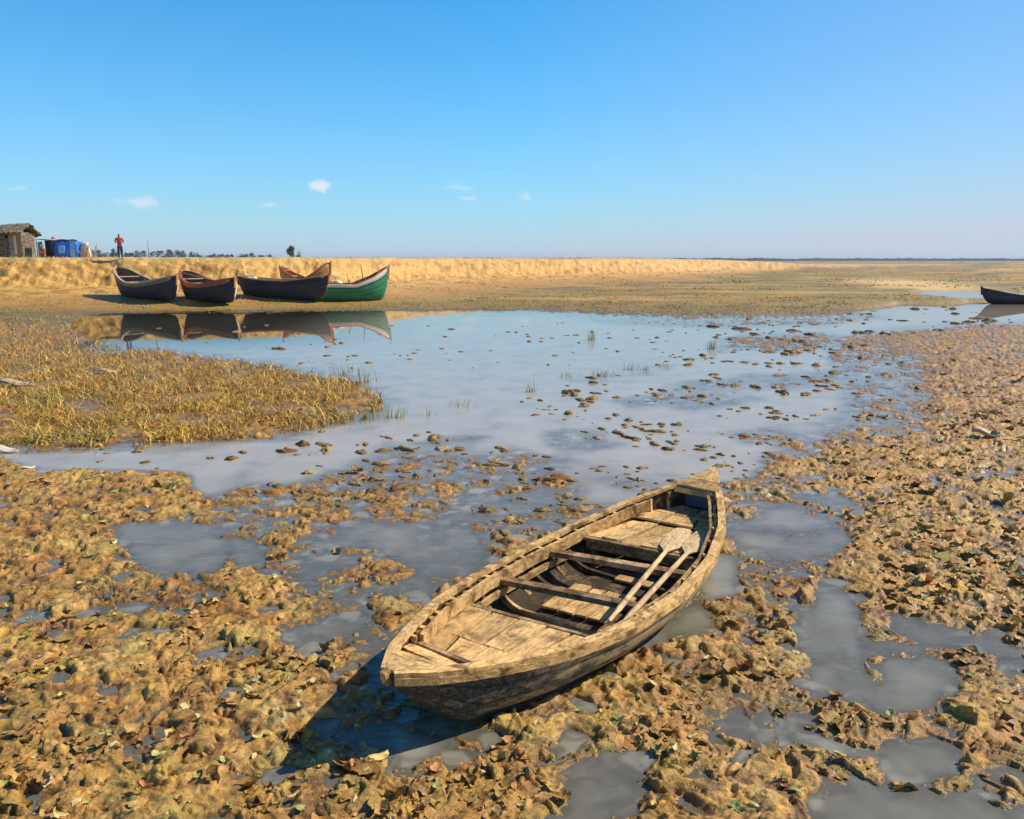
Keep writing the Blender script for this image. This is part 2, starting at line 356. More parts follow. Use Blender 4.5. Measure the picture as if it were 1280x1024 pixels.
# ------------------------------------------------------------------ materials
def newmat(name):
    m = bpy.data.materials.new(name); m.use_nodes = True; t = m.node_tree; return m, t, t.nodes['Principled BSDF']
def ramp(t, fac, stops):
    r = t.nodes.new('ShaderNodeValToRGB'); e = r.color_ramp.elements
    while len(e) < len(stops): e.new(.5)
    for q, (p, c) in zip(e, stops): q.position = p; q.color = (*c, 1) if len(c) == 3 else c
    t.links.new(fac, r.inputs[0]); return r.outputs[0]
def noise(t, vec, scale, detail=4, rough=.55, dist=0, mapscale=None):
    if mapscale is not None:
        mp = t.nodes.new('ShaderNodeMapping'); mp.inputs['Scale'].default_value = mapscale; t.links.new(vec, mp.inputs[0]); vec = mp.outputs[0]
    n = t.nodes.new('ShaderNodeTexNoise'); n.inputs['Scale'].default_value = scale; n.inputs['Detail'].default_value = detail
    n.inputs['Roughness'].default_value = rough; n.inputs['Distortion'].default_value = dist
    t.links.new(vec, n.inputs['Vector']); return n.outputs['Fac']
def mix(t, fac, a, b, mode='MIX'):
    m = t.nodes.new('ShaderNodeMixRGB'); m.blend_type = mode
    for i, q in ((0, fac), (1, a), (2, b)):
        if isinstance(q, (int, float)): m.inputs[i].default_value = q
        elif isinstance(q, tuple): m.inputs[i].default_value = (*q, 1)
        else: t.links.new(q, m.inputs[i])
    return m.outputs[0]
def bump(t, bs, hgt, strength, dist):
    b = t.nodes.new('ShaderNodeBump'); b.inputs['Strength'].default_value = strength; b.inputs['Distance'].default_value = dist
    t.links.new(hgt, b.inputs['Height']); t.links.new(b.outputs[0], bs.inputs['Normal']); return b
def objco(t):
    return t.nodes.new('ShaderNodeTexCoord').outputs['Object']
def wood(name, light, dark, stain, amount=.45, grain=(1.2, 14, 14), scale=3.0, rough=.8, mott=None):
    m, t, bs = newmat(name); co = objco(t); oi = t.nodes.new('ShaderNodeObjectInfo'); of = t.nodes.new('ShaderNodeVectorMath'); of.operation = 'MULTIPLY_ADD'; t.links.new(oi.outputs['Random'], of.inputs[0]); of.inputs[1].default_value = (7, 5, 3); t.links.new(co, of.inputs[2]); co = of.outputs[0]
    g = noise(t, co, scale, 6, .65, .3, grain)
    c = ramp(t, g, [(.28, dark), (.48, tuple((a + b) / 2 for a, b in zip(light, dark))), (.62, light)])
    s = noise(t, co, 5.5, 6, .7, .6)
    sf = ramp(t, s, [(amount, (1, 1, 1)), (amount + .16, (0, 0, 0))])
    c = mix(t, sf, c, stain)
    c = mix(t, 1.0, c, ramp(t, oi.outputs['Random'], [(0, (.70, .67, .62)), (.5, (1, .98, .95)), (1, (1.18, 1.15, 1.08))]), 'MULTIPLY')
    fine = noise(t, co, 42, 3, .7, 0, (.35, 1, 1))
    c = mix(t, 1.0, c, ramp(t, fine, [(.3, (.62, .6, .56)), (.6, (1.12, 1.1, 1.06))]), 'MULTIPLY')
    t.links.new(c, bs.inputs['Base Color']); bs.inputs['Roughness'].default_value = rough; bs.inputs['Specular IOR Level'].default_value = .25
    hsum = t.nodes.new('ShaderNodeMath'); hsum.operation = 'ADD'; t.links.new(g, hsum.inputs[0]); t.links.new(fine, hsum.inputs[1])
    bump(t, bs, hsum.outputs[0], .55, .012); return m
def plain(name, col, rough=.7, var=.25, scale=6, metal=0):
    m, t, bs = newmat(name); n = noise(t, objco(t), scale, 5, .65)
    c = ramp(t, n, [(.3, tuple(x * (1 - var) for x in col)), (.7, tuple(min(1, x * (1 + var)) for x in col))])
    t.links.new(c, bs.inputs['Base Color']); bs.inputs['Roughness'].default_value = rough; bump(t, bs, n, .25, .02); return m

M = {}
M['wood'] = wood('weathered_wood', (.68, .45, .21), (.42, .26, .11), (.20, .12, .05), .40)
M['plank'] = wood('sun_bleached_plank', (.84, .56, .25), (.58, .35, .13), (.30, .19, .09), .36, (1.0, 16, 16))
M['rail'] = wood('worn_rail_wood', (.80, .53, .23), (.55, .33, .12), (.20, .105, .04), .37)
M['beam'] = wood('thwart_wood', (.56, .38, .21), (.33, .20, .10), (.14, .08, .04), .42, (14, 1.2, 14))
M['bilge'] = wood('dark_bilge_wood', (.30, .20, .10), (.15, .10, .05), (.05, .035, .02), .5)  # dark wet wood, set darker still to stand for the hold's shade
M['oar'] = wood('oar_wood', (.74, .53, .30), (.56, .38, .20), (.38, .25, .13), .33, (1.0, 20, 20))

def seams(t, count, width=.06):
    a = t.nodes.new('ShaderNodeAttribute'); a.attribute_name = 'girth'
    m1_ = t.nodes.new('ShaderNodeMath'); m1_.operation = 'MULTIPLY'; m1_.inputs[1].default_value = count; t.links.new(a.outputs['Fac'], m1_.inputs[0])
    m2_ = t.nodes.new('ShaderNodeMath'); m2_.operation = 'PINGPONG'; m2_.inputs[1].default_value = .5; t.links.new(m1_.outputs[0], m2_.inputs[0])
    return ramp(t, m2_.outputs[0], [(0, (.25, .22, .18)), (width, (.45, .42, .38)), (width + .05, (1, 1, 1))])
def ground_mat():
    m, t, bs = newmat('mud_ground'); geo = t.nodes.new('ShaderNodeNewGeometry'); P = geo.outputs['Position']
    a = t.nodes.new('ShaderNodeAttribute'); a.attribute_name = 'tint'; wt = t.nodes.new('ShaderNodeAttribute'); wt.attribute_name = 'wet'
    n1 = noise(t, P, 9, 6, .68, .8); n2 = noise(t, P, 34, 5, .7, .6); n3 = noise(t, P, 1.6, 4, .6, .4)
    c = mix(t, 1.0, a.outputs['Color'], ramp(t, n1, [(.30, (.55, .50, .42)), (.5, (1, 1, 1)), (.68, (1.4, 1.36, 1.25))]), 'MULTIPLY')
    c = mix(t, 1.0, c, ramp(t, n2, [(.3, (.50, .46, .38)), (.47, (1, 1, 1)), (.7, (1.35, 1.30, 1.18))]), 'MULTIPLY')
    c = mix(t, 1.0, c, ramp(t, n3, [(.35, (1.0, .88, .70)), (.65, (.98, 1.03, 1.05))]), 'MULTIPLY')
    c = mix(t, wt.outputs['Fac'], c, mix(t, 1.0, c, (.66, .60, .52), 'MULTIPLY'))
    t.links.new(c, bs.inputs['Base Color'])
    r = t.nodes.new('ShaderNodeMapRange'); t.links.new(wt.outputs['Fac'], r.inputs['Value']); r.inputs['To Min'].default_value = .62; r.inputs['To Max'].default_value = .26
    t.links.new(r.outputs[0], bs.inputs['Roughness']); bs.inputs['Specular IOR Level'].default_value = .5
    hs = t.nodes.new('ShaderNodeMath'); hs.operation = 'ADD'; t.links.new(n1, hs.inputs[0])
    h2 = t.nodes.new('ShaderNodeMath'); h2.operation = 'MULTIPLY'; h2.inputs[1].default_value = .4; t.links.new(n2, h2.inputs[0]); t.links.new(h2.outputs[0], hs.inputs[1])
    bump(t, bs, hs.outputs[0], .8, .03); return m
def tint_mat(name, rough=.7, sub=0, nscale=30, att='tint', spec=.3):
    m, t, bs = newmat(name); a = t.nodes.new('ShaderNodeAttribute'); a.attribute_name = att
    geo = t.nodes.new('ShaderNodeNewGeometry'); n = noise(t, geo.outputs['Position'], nscale, 4, .65)
    c = mix(t, 1.0, a.outputs['Color'], ramp(t, n, [(.3, (.6, .58, .52)), (.65, (1.25, 1.22, 1.16))]), 'MULTIPLY')
    t.links.new(c, bs.inputs['Base Color']); bs.inputs['Roughness'].default_value = rough; bs.inputs['Specular IOR Level'].default_value = spec
    bump(t, bs, n, .5, .01); return m
def water_mat():
    m = bpy.data.materials.new('shallow_murky_water'); m.use_nodes = True; t = m.node_tree; t.nodes.clear()
    o = t.nodes.new('ShaderNodeOutputMaterial'); geo = t.nodes.new('ShaderNodeNewGeometry'); P = geo.outputs['Position']
    dp = t.nodes.new('ShaderNodeAttribute'); dp.attribute_name = 'depth'
    df = t.nodes.new('ShaderNodeBsdfDiffuse'); tr = t.nodes.new('ShaderNodeBsdfTransparent'); gl = t.nodes.new('ShaderNodeBsdfGlossy'); gl.inputs['Roughness'].default_value = .015
    n = noise(t, P, 1.3, 3, .5, .3)
    df_n = ramp(t, n, [(.3, (.29, .265, .195)), (.7, (.38, .35, .27))]); df_c = ramp(t, n, [(.3, (.52, .43, .33)), (.7, (.60, .50, .39))]); spy = t.nodes.new('ShaderNodeSeparateXYZ'); t.links.new(P, spy.inputs[0])
    cn_ = t.nodes.new('ShaderNodeMapRange'); t.links.new(spy.outputs['Y'], cn_.inputs['Value']); cn_.inputs['From Min'].default_value = 6.5; cn_.inputs['From Max'].default_value = 11; df_c = mix(t, cn_.outputs[0], df_n, df_c)
    cl_ = t.nodes.new('ShaderNodeAttribute'); cl_.attribute_name = 'clear'
    df_c = mix(t, cl_.outputs['Fac'], df_c, (.06, .055, .035)); t.links.new(df_c, df.inputs['Color'])
    tr.inputs['Color'].default_value = (.90, .80, .52, 1)
    mr = t.nodes.new('ShaderNodeMapRange'); mr.interpolation_type = 'SMOOTHSTEP'; t.links.new(dp.outputs['Fac'], mr.inputs['Value'])
    mr.inputs['From Min'].default_value = .0; mr.inputs['From Max'].default_value = .065; mr.inputs['To Min'].default_value = .34; mr.inputs['To Max'].default_value = .80
    body = t.nodes.new('ShaderNodeMixShader'); t.links.new(mr.outputs[0], body.inputs[0]); t.links.new(tr.outputs[0], body.inputs[1]); t.links.new(df.outputs[0], body.inputs[2])
    fr = t.nodes.new('ShaderNodeFresnel'); fr.inputs['IOR'].default_value = 1.45
    n1 = noise(t, P, 2.2, 3, .55, .4, (1, 2.6, 1)); n2 = noise(t, P, 9, 2, .5, .3, (1, 2.2, 1))
    ad = t.nodes.new('ShaderNodeMath'); ad.operation = 'MULTIPLY_ADD'; ad.inputs[1].default_value = .22; t.links.new(n2, ad.inputs[0]); t.links.new(n1, ad.inputs[2])
    # ripples die away towards the sheltered far shore
    sp = t.nodes.new('ShaderNodeSeparateXYZ'); t.links.new(P, sp.inputs[0])
    fd = t.nodes.new('ShaderNodeMapRange'); t.links.new(sp.outputs['Y'], fd.inputs['Value']); fd.inputs['From Min'].default_value = 4; fd.inputs['From Max'].default_value = 26
    fd.inputs['To Min'].default_value = .6; fd.inputs['To Max'].default_value = .006
    b = t.nodes.new('ShaderNodeBump'); b.inputs['Distance'].default_value = .03; t.links.new(fd.outputs[0], b.inputs['Strength']); t.links.new(ad.outputs[0], b.inputs['Height'])
    t.links.new(b.outputs[0], gl.inputs['Normal']); t.links.new(b.outputs[0], fr.inputs['Normal'])
    ms = t.nodes.new('ShaderNodeMixShader'); t.links.new(fr.outputs[0], ms.inputs[0]); t.links.new(body.outputs[0], ms.inputs[1]); t.links.new(gl.outputs[0], ms.inputs[2])
    t.links.new(ms.outputs[0], o.inputs['Surface']); return m

# ------------------------------------------------------------------ the ground, one sheet from behind the camera to the horizon
rows = [gnd(640, v)[1] for v in np.arange(1085, 329.5, -.95)]
rows += list(np.arange(40, 60, .13)) + list(np.arange(60, 170, .8)) + list(np.geomspace(600, 14000, 26)) + [2.9, 2.6, 2.2, 1.5, 0, -4, -12, -40]
rows = np.unique(np.round(rows, 3)); rows = rows[np.concatenate([[True], np.diff(rows) > .004])]
cin = np.linspace(-1, 1, 1061); co = np.array([1.06, 1.15, 1.3, 1.55, 1.9, 2.5, 3.3, 4.5])
cols = np.concatenate([-co[::-1], cin, co])
hw = .80 * np.maximum(rows, 0) + 1.9
Xg = hw[:, None] * cols[None, :] + np.where(np.abs(cols) > 1, np.sign(cols) * (np.abs(cols) - 1) * 12, 0)[None, :]
Yg = np.repeat(rows[:, None], len(cols), 1)
X = Xg.ravel(); Y = Yg.ravel()
Z, I = ground(X, Y, True)
def lerp(a, b, t): return a * (1 - t[:, None]) + np.asarray(b)[None, :] * t[:, None]
n_a = fbm(X * 1.3, Y * 1.3, 3, 200); n_b = fbm(X * 4.5, Y * 4.5, 3, 210); n_c = fbm(X * .05, Y * .22, 4, 220); n_d = fbm(X * .6, Y * .9, 3, 230)
C = np.repeat(np.array([[.47, .30, .125]]), len(X), 0)
C = lerp(C, (.56, .43, .25), sstep(-.15, .35, n_a) * .8)
C = lerp(C, (.25, .20, .07), sstep(.0, .4, n_b) * .7)
C = lerp(C, (.15, .085, .035), sstep(.0, .32, -n_b) * .8)
C = lerp(C, (.58, .39, .13), sstep(0, .4, perlin(X * 7, Y * 8, 240)) * .5); C = lerp(C, (.40, .38, .13), sstep(.05, .4, perlin(X * 2.7, Y * 3.3, 241)) * .42)
C = lerp(C, (.47, .285, .10), I['T'] * .6)
C = lerp(C, (.23, .15, .055), sstep(.02, .35, fbm(X * .9 + 3, Y * 1.1, 4, 242)) * (.35 + .4 * sstep(8, 20, Y)))
C = lerp(C, (.27, .165, .06), sstep(10, 18, Y) * (1 - sstep(34, 44, Y)) * (1 - I['G']) * .6)
C = lerp(C, (.60, .42, .13), I['T'] * sstep(.05, .35, fbm(X * 1.6, Y * 1.6 + 9, 3, 243)) * .6)
C = lerp(C, (.36, .22, .075), I['G'] * .8)
mid = sstep(30, 44, Y)
sh = np.array([.40, .31, .13]); C = lerp(C, (.28, .215, .085), np.clip(I['S'] + mid * .6, 0, 1) * (1 - I['G'] * .5))
C = lerp(C, (.22, .21, .065), I['S'] * sstep(-.15, .25, n_d) * .85); C = lerp(C, (.20, .13, .06), I['S'] * sstep(.0, .35, fbm(X * .35, Y * .8, 3, 231)) * .8)
# plain: bands of dry grass, olive and sand
PL = np.repeat(np.array([[.42, .29, .10]]), len(X), 0)
PL = lerp(PL, (.22, .21, .05), sstep(-.15, .15, n_c) * .9); PL = lerp(PL, (.58, .40, .20), sstep(.1, .45, -n_c) * .8)
PL = lerp(PL, (.20, .15, .055), sstep(.05, .4, fbm(X * .12, Y * .35, 4, 232)) * .8); PL = lerp(PL, (.22, .21, .06), sstep(.0, .35, fbm(X * .05, Y * .16, 4, 233)) * .75)
PL = PL * np.array([[1.12, 1.06, .82]]); PL = lerp(PL, (.15, .11, .04), sstep(.08, .3, fbm(X * .07, Y * .3, 4, 234)) * .75)
C = C * (1 - sstep(44, 56, Y))[:, None] + PL * sstep(44, 56, Y)[:, None]
C = lerp(C, (.48, .30, .11), sstep(-11, -6, I['dw']) * (1 - sstep(80, 150, Y)) * .85)
C = lerp(C, (.26, .22, .07), sstep(-11, -8, I['dw']) * (1 - sstep(-7.5, -5, I['dw'])) * sstep(-.2, .3, n_d) * .6)
C = lerp(C, (.74, .60, .40), I['B'])
bk = sstep(-6, -1.5, I['dw']) * (1 - sstep(250, 500, I['al'] - 385))
BK = np.repeat(np.array([[.64, .44, .19]]), len(X), 0)
BK = lerp(BK, (.34, .19, .06), sstep(-.05, .3, fbm(X * .8, Y * .8, 3, 250)) * .8); BK = lerp(BK, (.66, .46, .21), sstep(.05, .4, fbm(X * 1.5, Y * 1.0, 3, 255)) * .7)
BK = lerp(BK, (.30, .26, .09), sstep(.25, .5, fbm(X * .35, Y * .5, 3, 260)) * (1 - sstep(1.2, 2.4, I['dw'])) * .8)
BK = lerp(BK, (.60, .47, .27), sstep(2.4, 3.4, I['dw']))
C = C * (1 - bk)[:, None] + BK * bk[:, None]
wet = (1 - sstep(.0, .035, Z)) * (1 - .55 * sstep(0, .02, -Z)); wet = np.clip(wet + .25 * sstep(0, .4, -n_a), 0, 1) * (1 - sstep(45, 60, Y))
nr, nc = Xg.shape; idx = np.arange(nr * nc).reshape(nr, nc)
Fg = np.stack([idx[:-1, :-1], idx[:-1, 1:], idx[1:, 1:], idx[1:, :-1]], -1).reshape(-1, 4)
C = C * np.where(Y < 44, 1.0, 1.05)[:, None] * np.array([[.95, .795, .475]])
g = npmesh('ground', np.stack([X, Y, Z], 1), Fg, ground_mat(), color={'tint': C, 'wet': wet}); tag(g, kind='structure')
# water sheet
ri = np.where(rows < 72)[0][::2]; ci = np.concatenate([np.arange(0, 8), np.arange(8, nc - 8, 2), np.arange(nc - 8, nc)])
sub = idx[np.ix_(ri, ci)]; k = sub.ravel(); wi = np.arange(sub.size).reshape(sub.shape)
Fw = np.stack([wi[:-1, :-1], wi[:-1, 1:], wi[1:, 1:], wi[1:, :-1]], -1).reshape(-1, 4)
wv = np.stack([X[k], Y[k], np.zeros(len(k))], 1)
wt = npmesh('water', wv, Fw, water_mat(), color={'depth': np.maximum(0, -Z[k]), 'clear': sstep(22, 28, Y[k]) * (1 - sstep(-11, -3, X[k]))}); tag(wt, kind='structure')
#PART2

# ------------------------------------------------------------------ scattered stuff: litter, clods, dry grass
def leaf_cloud(name, xs, ys, L, Wd, col, curl, tilt, lift, mat, nl=5, nw=4):
    n = len(xs); z0 = ground(xs, ys)
    a = np.linspace(-1, 1, nl); b = np.linspace(-1, 1, nw); A, B = np.meshgrid(a, b, indexing='ij'); A = A.ravel(); B = B.ravel()
    wid = np.sqrt(np.clip(1 - (A * .93) ** 2, 0, 1)) ** .8
    rag = 1 + .35 * rng.normal(size=(n, len(A))) * (np.abs(B) > .9)
    px = A[None] * L[:, None] * (1 + .12 * rng.normal(size=(n, len(A)))); py = B[None] * wid[None] * Wd[:, None] * rag
    cu = curl[:, None]; pz = cu * L[:, None] * .5 * (A[None] ** 2) + (rng.normal(size=(n, 1)) * .5) * Wd[:, None] * (B[None] ** 2) + rng.normal(size=(n, len(A))) * L[:, None] * .10
    az = rng.random(n) * 6.283; ti = tilt; ta = rng.random(n) * 6.283
    kx, ky = np.cos(ta), np.sin(ta)          # tilt axis in plane
    cz, sz = np.cos(az)[:, None], np.sin(az)[:, None]
    x1 = px * cz - py * sz; y1 = px * sz + py * cz
    dot = x1 * kx[:, None] + y1 * ky[:, None]; c, s = np.cos(ti)[:, None], np.sin(ti)[:, None]
    crx = ky[:, None] * pz; cry = -kx[:, None] * pz; crz = kx[:, None] * y1 - ky[:, None] * x1
    X2 = x1 * c + crx * s + kx[:, None] * dot * (1 - c); Y2 = y1 * c + cry * s + ky[:, None] * dot * (1 - c); Z2 = pz * c + crz * s
    V = np.stack([X2 + xs[:, None], Y2 + ys[:, None], Z2 + (z0 + lift)[:, None]], -1).reshape(-1, 3)
    q = np.arange(nl * nw).reshape(nl, nw); f = np.stack([q[:-1, :-1], q[:-1, 1:], q[1:, 1:], q[1:, :-1]], -1).reshape(-1, 4)
    Fc = (f[None] + (np.arange(n) * nl * nw)[:, None, None]).reshape(-1, 4)
    return npmesh(name, V, Fc, mat, color={'tint': np.repeat(col, nl * nw, 0)})
def off_boat(xs, ys, m=.04):
    s, wd = to_sw(xs, ys); hw_ = np.interp(s, _ks, _kw, left=-9, right=-9); return np.abs(wd) > hw_ + m
PAL = np.array([[.44, .265, .10], [.50, .33, .15], [.36, .19, .06], [.30, .22, .07], [.54, .37, .15], [.27, .14, .05], [.48, .24, .07], [.42, .30, .15]])
PALR = np.array([[.62, .43, .15], [.62, .44, .29], [.52, .30, .11], [.36, .33, .10], [.70, .54, .22], [.42, .18, .09], [.60, .33, .22], [.24, .30, .07], [.66, .50, .32]])
def scatter(n, vmin, vmax, gamma=1.0, u0=-60, u1=1340):
    u = rng.uniform(u0, u1, n); v = vmin + (vmax - vmin) * rng.random(n) ** gamma
    b = (v - 512) / F; fw = math.cos(PITCH) - b * math.sin(PITCH); dn = math.sin(PITCH) + b * math.cos(PITCH); tt = H / dn
    return (u - 640) / F * tt, fw * tt, u, v
litter_mat = tint_mat('rotting_litter', .62, nscale=38, spec=.35)
xs, ys, us, vs = scatter(64000, 402, 1075, .95)
zg = ground(xs, ys); Tt = sample(LT, us, vs); Gg = sample(GR, us, vs)
ok = (zg > .004) & off_boat(xs, ys) & (Gg < .4 + .6 * (vs > 500)) & ((rng.random(len(xs)) < .21 + .16 * Tt)) & (fbm(xs * 1.3, ys * 1.3, 3, 300) + .25 * fbm(xs * 5, ys * 5, 2, 301) > .02 - .16 * Tt)
xs, ys, us, Tt = xs[ok], ys[ok], us[ok], Tt[ok]; n = len(xs)
Ls = np.clip(rng.lognormal(-3.7, .6, n), .01, .08) * (1 + .9 * Tt * rng.random(n)) * np.clip(np.hypot(xs, ys) / 10, .85, 1.3); Ls = np.minimum(Ls, .075)
colr = np.where((rng.random(n) < Tt * 1.1)[:, None], PALR[rng.integers(0, len(PALR), n)], PAL[rng.integers(0, len(PAL), n)]) * rng.uniform(.8, 1.1, (n, 1))
colr = (colr * .7 + np.array([[.42, .265, .11]]) * .3) * np.array([[.92, .84, .56]])
lit = leaf_cloud('leaf_litter', xs, ys, Ls, Ls * rng.uniform(.45, .95, n), colr, rng.normal(-.1, .55, n), np.abs(rng.normal(.1, .34, n)) * (1 - .35 * Tt), Ls * .04, litter_mat)
tag(lit, 'brown rotting leaves and flakes of mud strewn over the flats', kind='stuff')
xs, ys, us, vs = scatter(3200, 430, 1075, .9)
zg = ground(xs, ys); Tt = sample(LT, us, vs)
ok = (zg > .006) & off_boat(xs, ys) & (rng.random(len(xs)) < .22 + .78 * Tt) & (sample(GR, us, vs) < .5)
xs, ys, Tt = xs[ok], ys[ok], Tt[ok]; n = len(xs)
PB = np.array([[.28, .32, .09], [.56, .46, .14], [.60, .48, .24], [.60, .40, .12], [.48, .22, .09], [.36, .40, .14], [.58, .44, .22]])
Ls = rng.uniform(.018, .045, n) * np.clip(np.hypot(xs, ys) / 8, .9, 1.6)
col = PB[rng.integers(0, len(PB), n)]
lit2 = leaf_cloud('fresh_leaves', xs, ys, Ls, Ls * rng.uniform(.4, .8, n), col, rng.normal(.3, .5, n), np.abs(rng.normal(.15, .3, n)), Ls * .2 + .006, litter_mat)
tag(lit2, 'small yellow, green and pale leaves lying on the mud', kind='stuff')

# clods standing in the water
def clods(name, pts, mat):
    bm = bmesh.new(); bmesh.ops.create_icosphere(bm, subdivisions=3, radius=1); T = np.array([v.co[:] for v in bm.verts]); Ft = np.array([[v.index for v in f.verts] for f in bm.faces]); bm.free()
    VV = []; FF = []; CC = []
    for i, (x, y, r) in enumerate(pts):
        a = rng.random() * 6.283; sx, sy, sz = r * rng.uniform(.8, 1.9), r * rng.uniform(.5, 1.0), r * rng.uniform(.25, .55)
        o = rng.uniform(0, 99, 2)
        nn = 1 + 1.1 * fbm(T[:, 0] * 1.7 + T[:, 2] * 1.1 + o[0], T[:, 1] * 1.7 + T[:, 2] * .8 + o[1], 4, 5)
        P = T * nn[:, None]; cx = P[:, 0] * sx; cy = P[:, 1] * sy
        VV.append(np.stack([x + cx * math.cos(a) - cy * math.sin(a), y + cx * math.sin(a) + cy * math.cos(a), P[:, 2] * sz], 1)); FF.append(Ft + i * len(T))
        CC.append(np.repeat((PAL[rng.integers(0, 4)] * rng.uniform(.45, .75))[None], len(T), 0))
    return npmesh(name, np.concatenate(VV), np.concatenate(FF), mat, color={'tint': np.concatenate(CC)})
pts = []
def clod_zone(P, n, r0, r1, pull=1.0):
    us_ = [p[0] for p in P]; vs_ = [p[1] for p in P]; c = 0; tries = 0
    while c < n and tries < n * 30:
        tries += 1; u = rng.uniform(min(us_), max(us_)); v = rng.uniform(min(vs_), max(vs_))
        if not inpoly(P, np.array([u]), np.array([v]))[0]: continue
        x, y = gnd(u, v)
        if perlin(np.array([x * .45]), np.array([y * .45]), 77)[0] < -.05 * pull: continue
        if not off_boat(np.array([x]), np.array([y]), .1)[0]: continue
        px = min(rng.lognormal(0, .4), 1.7) * rng.uniform(r0, r1); pts.append((x, y, px * y / F)); c += 1
clod_zone([(650, 500), (900, 420), (1080, 430), (1100, 540), (980, 600), (800, 620), (680, 560)], 300, 2, 5)
clod_zone([(470, 405), (1000, 402), (1000, 440), (700, 470), (480, 450)], 95, 1.2, 2.6, 9)
clod_zone([(450, 540), (700, 540), (760, 640), (560, 690), (430, 650)], 90, 3, 8)
clod_zone([(880, 400), (1200, 382), (1280, 405), (1060, 440), (900, 440)], 110, 1.8, 4)
clod_zone([(190, 410), (420, 404), (500, 480), (300, 440)], 30, 1.5, 3, 9)
clod_zone([(350, 560), (500, 540), (560, 600), (420, 640), (300, 620)], 30, 3, 7, 9)
clod_zone([(0, 545), (400, 530), (430, 590), (100, 590)], 26, 3, 6, 9)
cl = clods('mud_clods', pts, tint_mat('clod_mud', .6, nscale=22)); tag(cl, 'small lumps of brown mud standing out of the shallow water', kind='stuff')

def blades(name, xs, ys, hgt, wid, col, lean, mat, parent=None, z0=None, origin=(0, 0, 0)):
    n = len(xs); z0 = ground(xs, ys) if z0 is None else z0; a = rng.random(n) * 6.283; le = rng.uniform(.15, 1, n) * lean; b = rng.random(n) * 6.283
    T = np.array([0, .35, .7, 1.0]); V = []
    for i, t in enumerate(T):
        cx = xs + np.cos(a) * hgt * le * t * t; cy = ys + np.sin(a) * hgt * le * t * t; cz = z0 - .01 + hgt * (t - .35 * le * t * t)
        ww = wid * (1 - t * .92)
        for sg in (-1, 1): V.append(np.stack([cx + sg * ww * np.cos(b), cy + sg * ww * np.sin(b), cz], 1))
    V = np.stack(V, 1).reshape(-1, 3) - np.array(origin)[None]
    f = np.array([[0, 1, 3, 2], [2, 3, 5, 4], [4, 5, 7, 6]]); Fc = (f[None] + (np.arange(n) * 8)[:, None, None]).reshape(-1, 4)
    return npmesh(name, V, Fc, mat, parent, color={'tint': np.repeat(col, 8, 0)})
grass_mat = tint_mat('dry_grass_blades', .6, nscale=8)
xs, ys, us, vs = scatter(44000, 398, 560, 1.0, -60, 520)
Gg = sample(GR, us, vs); zg = ground(xs, ys); ok = (Gg > .2 + .6 * rng.random(len(xs)) ** 2) & (zg > -.01) & (fbm(xs * 1.1, ys * .8, 3, 310) > -.08 + .16 * (vs > 500) - .22 * rng.random(len(xs)))
xs, ys, vs = xs[ok], ys[ok], vs[ok]; n = len(xs)
GP = np.array([[.74, .46, .09], [.62, .31, .05], [.52, .40, .08], [.78, .55, .16], [.34, .16, .045], [.30, .31, .07]])
cn = perlin(xs * .5, ys * .5, 320); gi = rng.integers(0, 5, n); gi = np.where((rng.random(n) < sstep(0, .5, cn) * .35), 5, gi)
gr = blades('dry_grass', xs, ys, rng.uniform(.07, .33, n), rng.uniform(.006, .016, n), GP[gi] * rng.uniform(.7, 1.15, (n, 1)), 2.2, grass_mat)
tag(gr, 'dry orange and straw coloured grass covering the mud island on the left', kind='stuff')
vv_ = rng.uniform(337, 398, 30000); uu_ = rng.uniform(420, 1400, 30000); bb_ = (vv_ - 512) / F; t_ = H / (math.sin(PITCH) + bb_ * math.cos(PITCH)); xs = (uu_ - 640) / F * t_; ys = t_ * (math.cos(PITCH) - bb_ * math.sin(PITCH))
ok = (ground(xs, ys) > .06) & (fbm(xs * .12, ys * .12, 4, 335) + .3 * (rng.random(30000) - .5) > .14); xs, ys = xs[ok], ys[ok]; n = len(xs)
gr = blades('plain_scrub', xs, ys, rng.uniform(.04, .16, n) * np.clip(ys / 60, .8, 1.6), rng.uniform(.03, .08, n) * np.clip(ys / 60, .8, 2), np.array([[.40, .33, .11]]) * rng.uniform(.7, 1.2, (n, 1)), 2.0, grass_mat)
tag(gr, 'low olive and brown scrub dotting the flat land beyond the pool', kind='stuff')
xs, ys, us, vs = scatter(30000, 376, 412, 1.0, -60, 1100)
ok = (sample(SG, us, vs) > .3) & (ground(xs, ys) > .03) & (fbm(xs * .35, ys * .5, 3, 330) > 0); xs, ys = xs[ok], ys[ok]; n = len(xs)
gr = blades('shore_grass', xs, ys, rng.uniform(.06, .18, n), rng.uniform(.012, .025, n), np.array([[.34, .32, .11]]) * rng.uniform(.7, 1.2, (n, 1)), .8, grass_mat)
tag(gr, 'short olive grass along the far shore below the bank', kind='stuff')

al_ = rng.uniform(0, 1, 9000); bx_ = np.interp(al_, [0, .45, 1], [-60, -12, 60]); 
bp = np.array(BANK); xs = bx_ + rng.normal(0, .8, 9000); ys = np.interp(bx_, bp[:, 0], bp[:, 1]) + rng.uniform(1.5, 7, 9000) + .4 * np.abs(bx_ + 12) * (bx_ > -12)
ok = fbm(xs * .25, ys * .1, 3, 337) > .12; xs, ys = xs[ok], ys[ok]; n = len(xs)
gr = blades('bank_grass', xs, ys, rng.uniform(.06, .24, n), rng.uniform(.015, .035, n), np.array([[.42, .33, .12]]) * rng.uniform(.5, 1.2, (n, 1)), 1.3, grass_mat)
tag(gr, 'sparse dry grass along the crest of the sandy bank', kind='stuff')

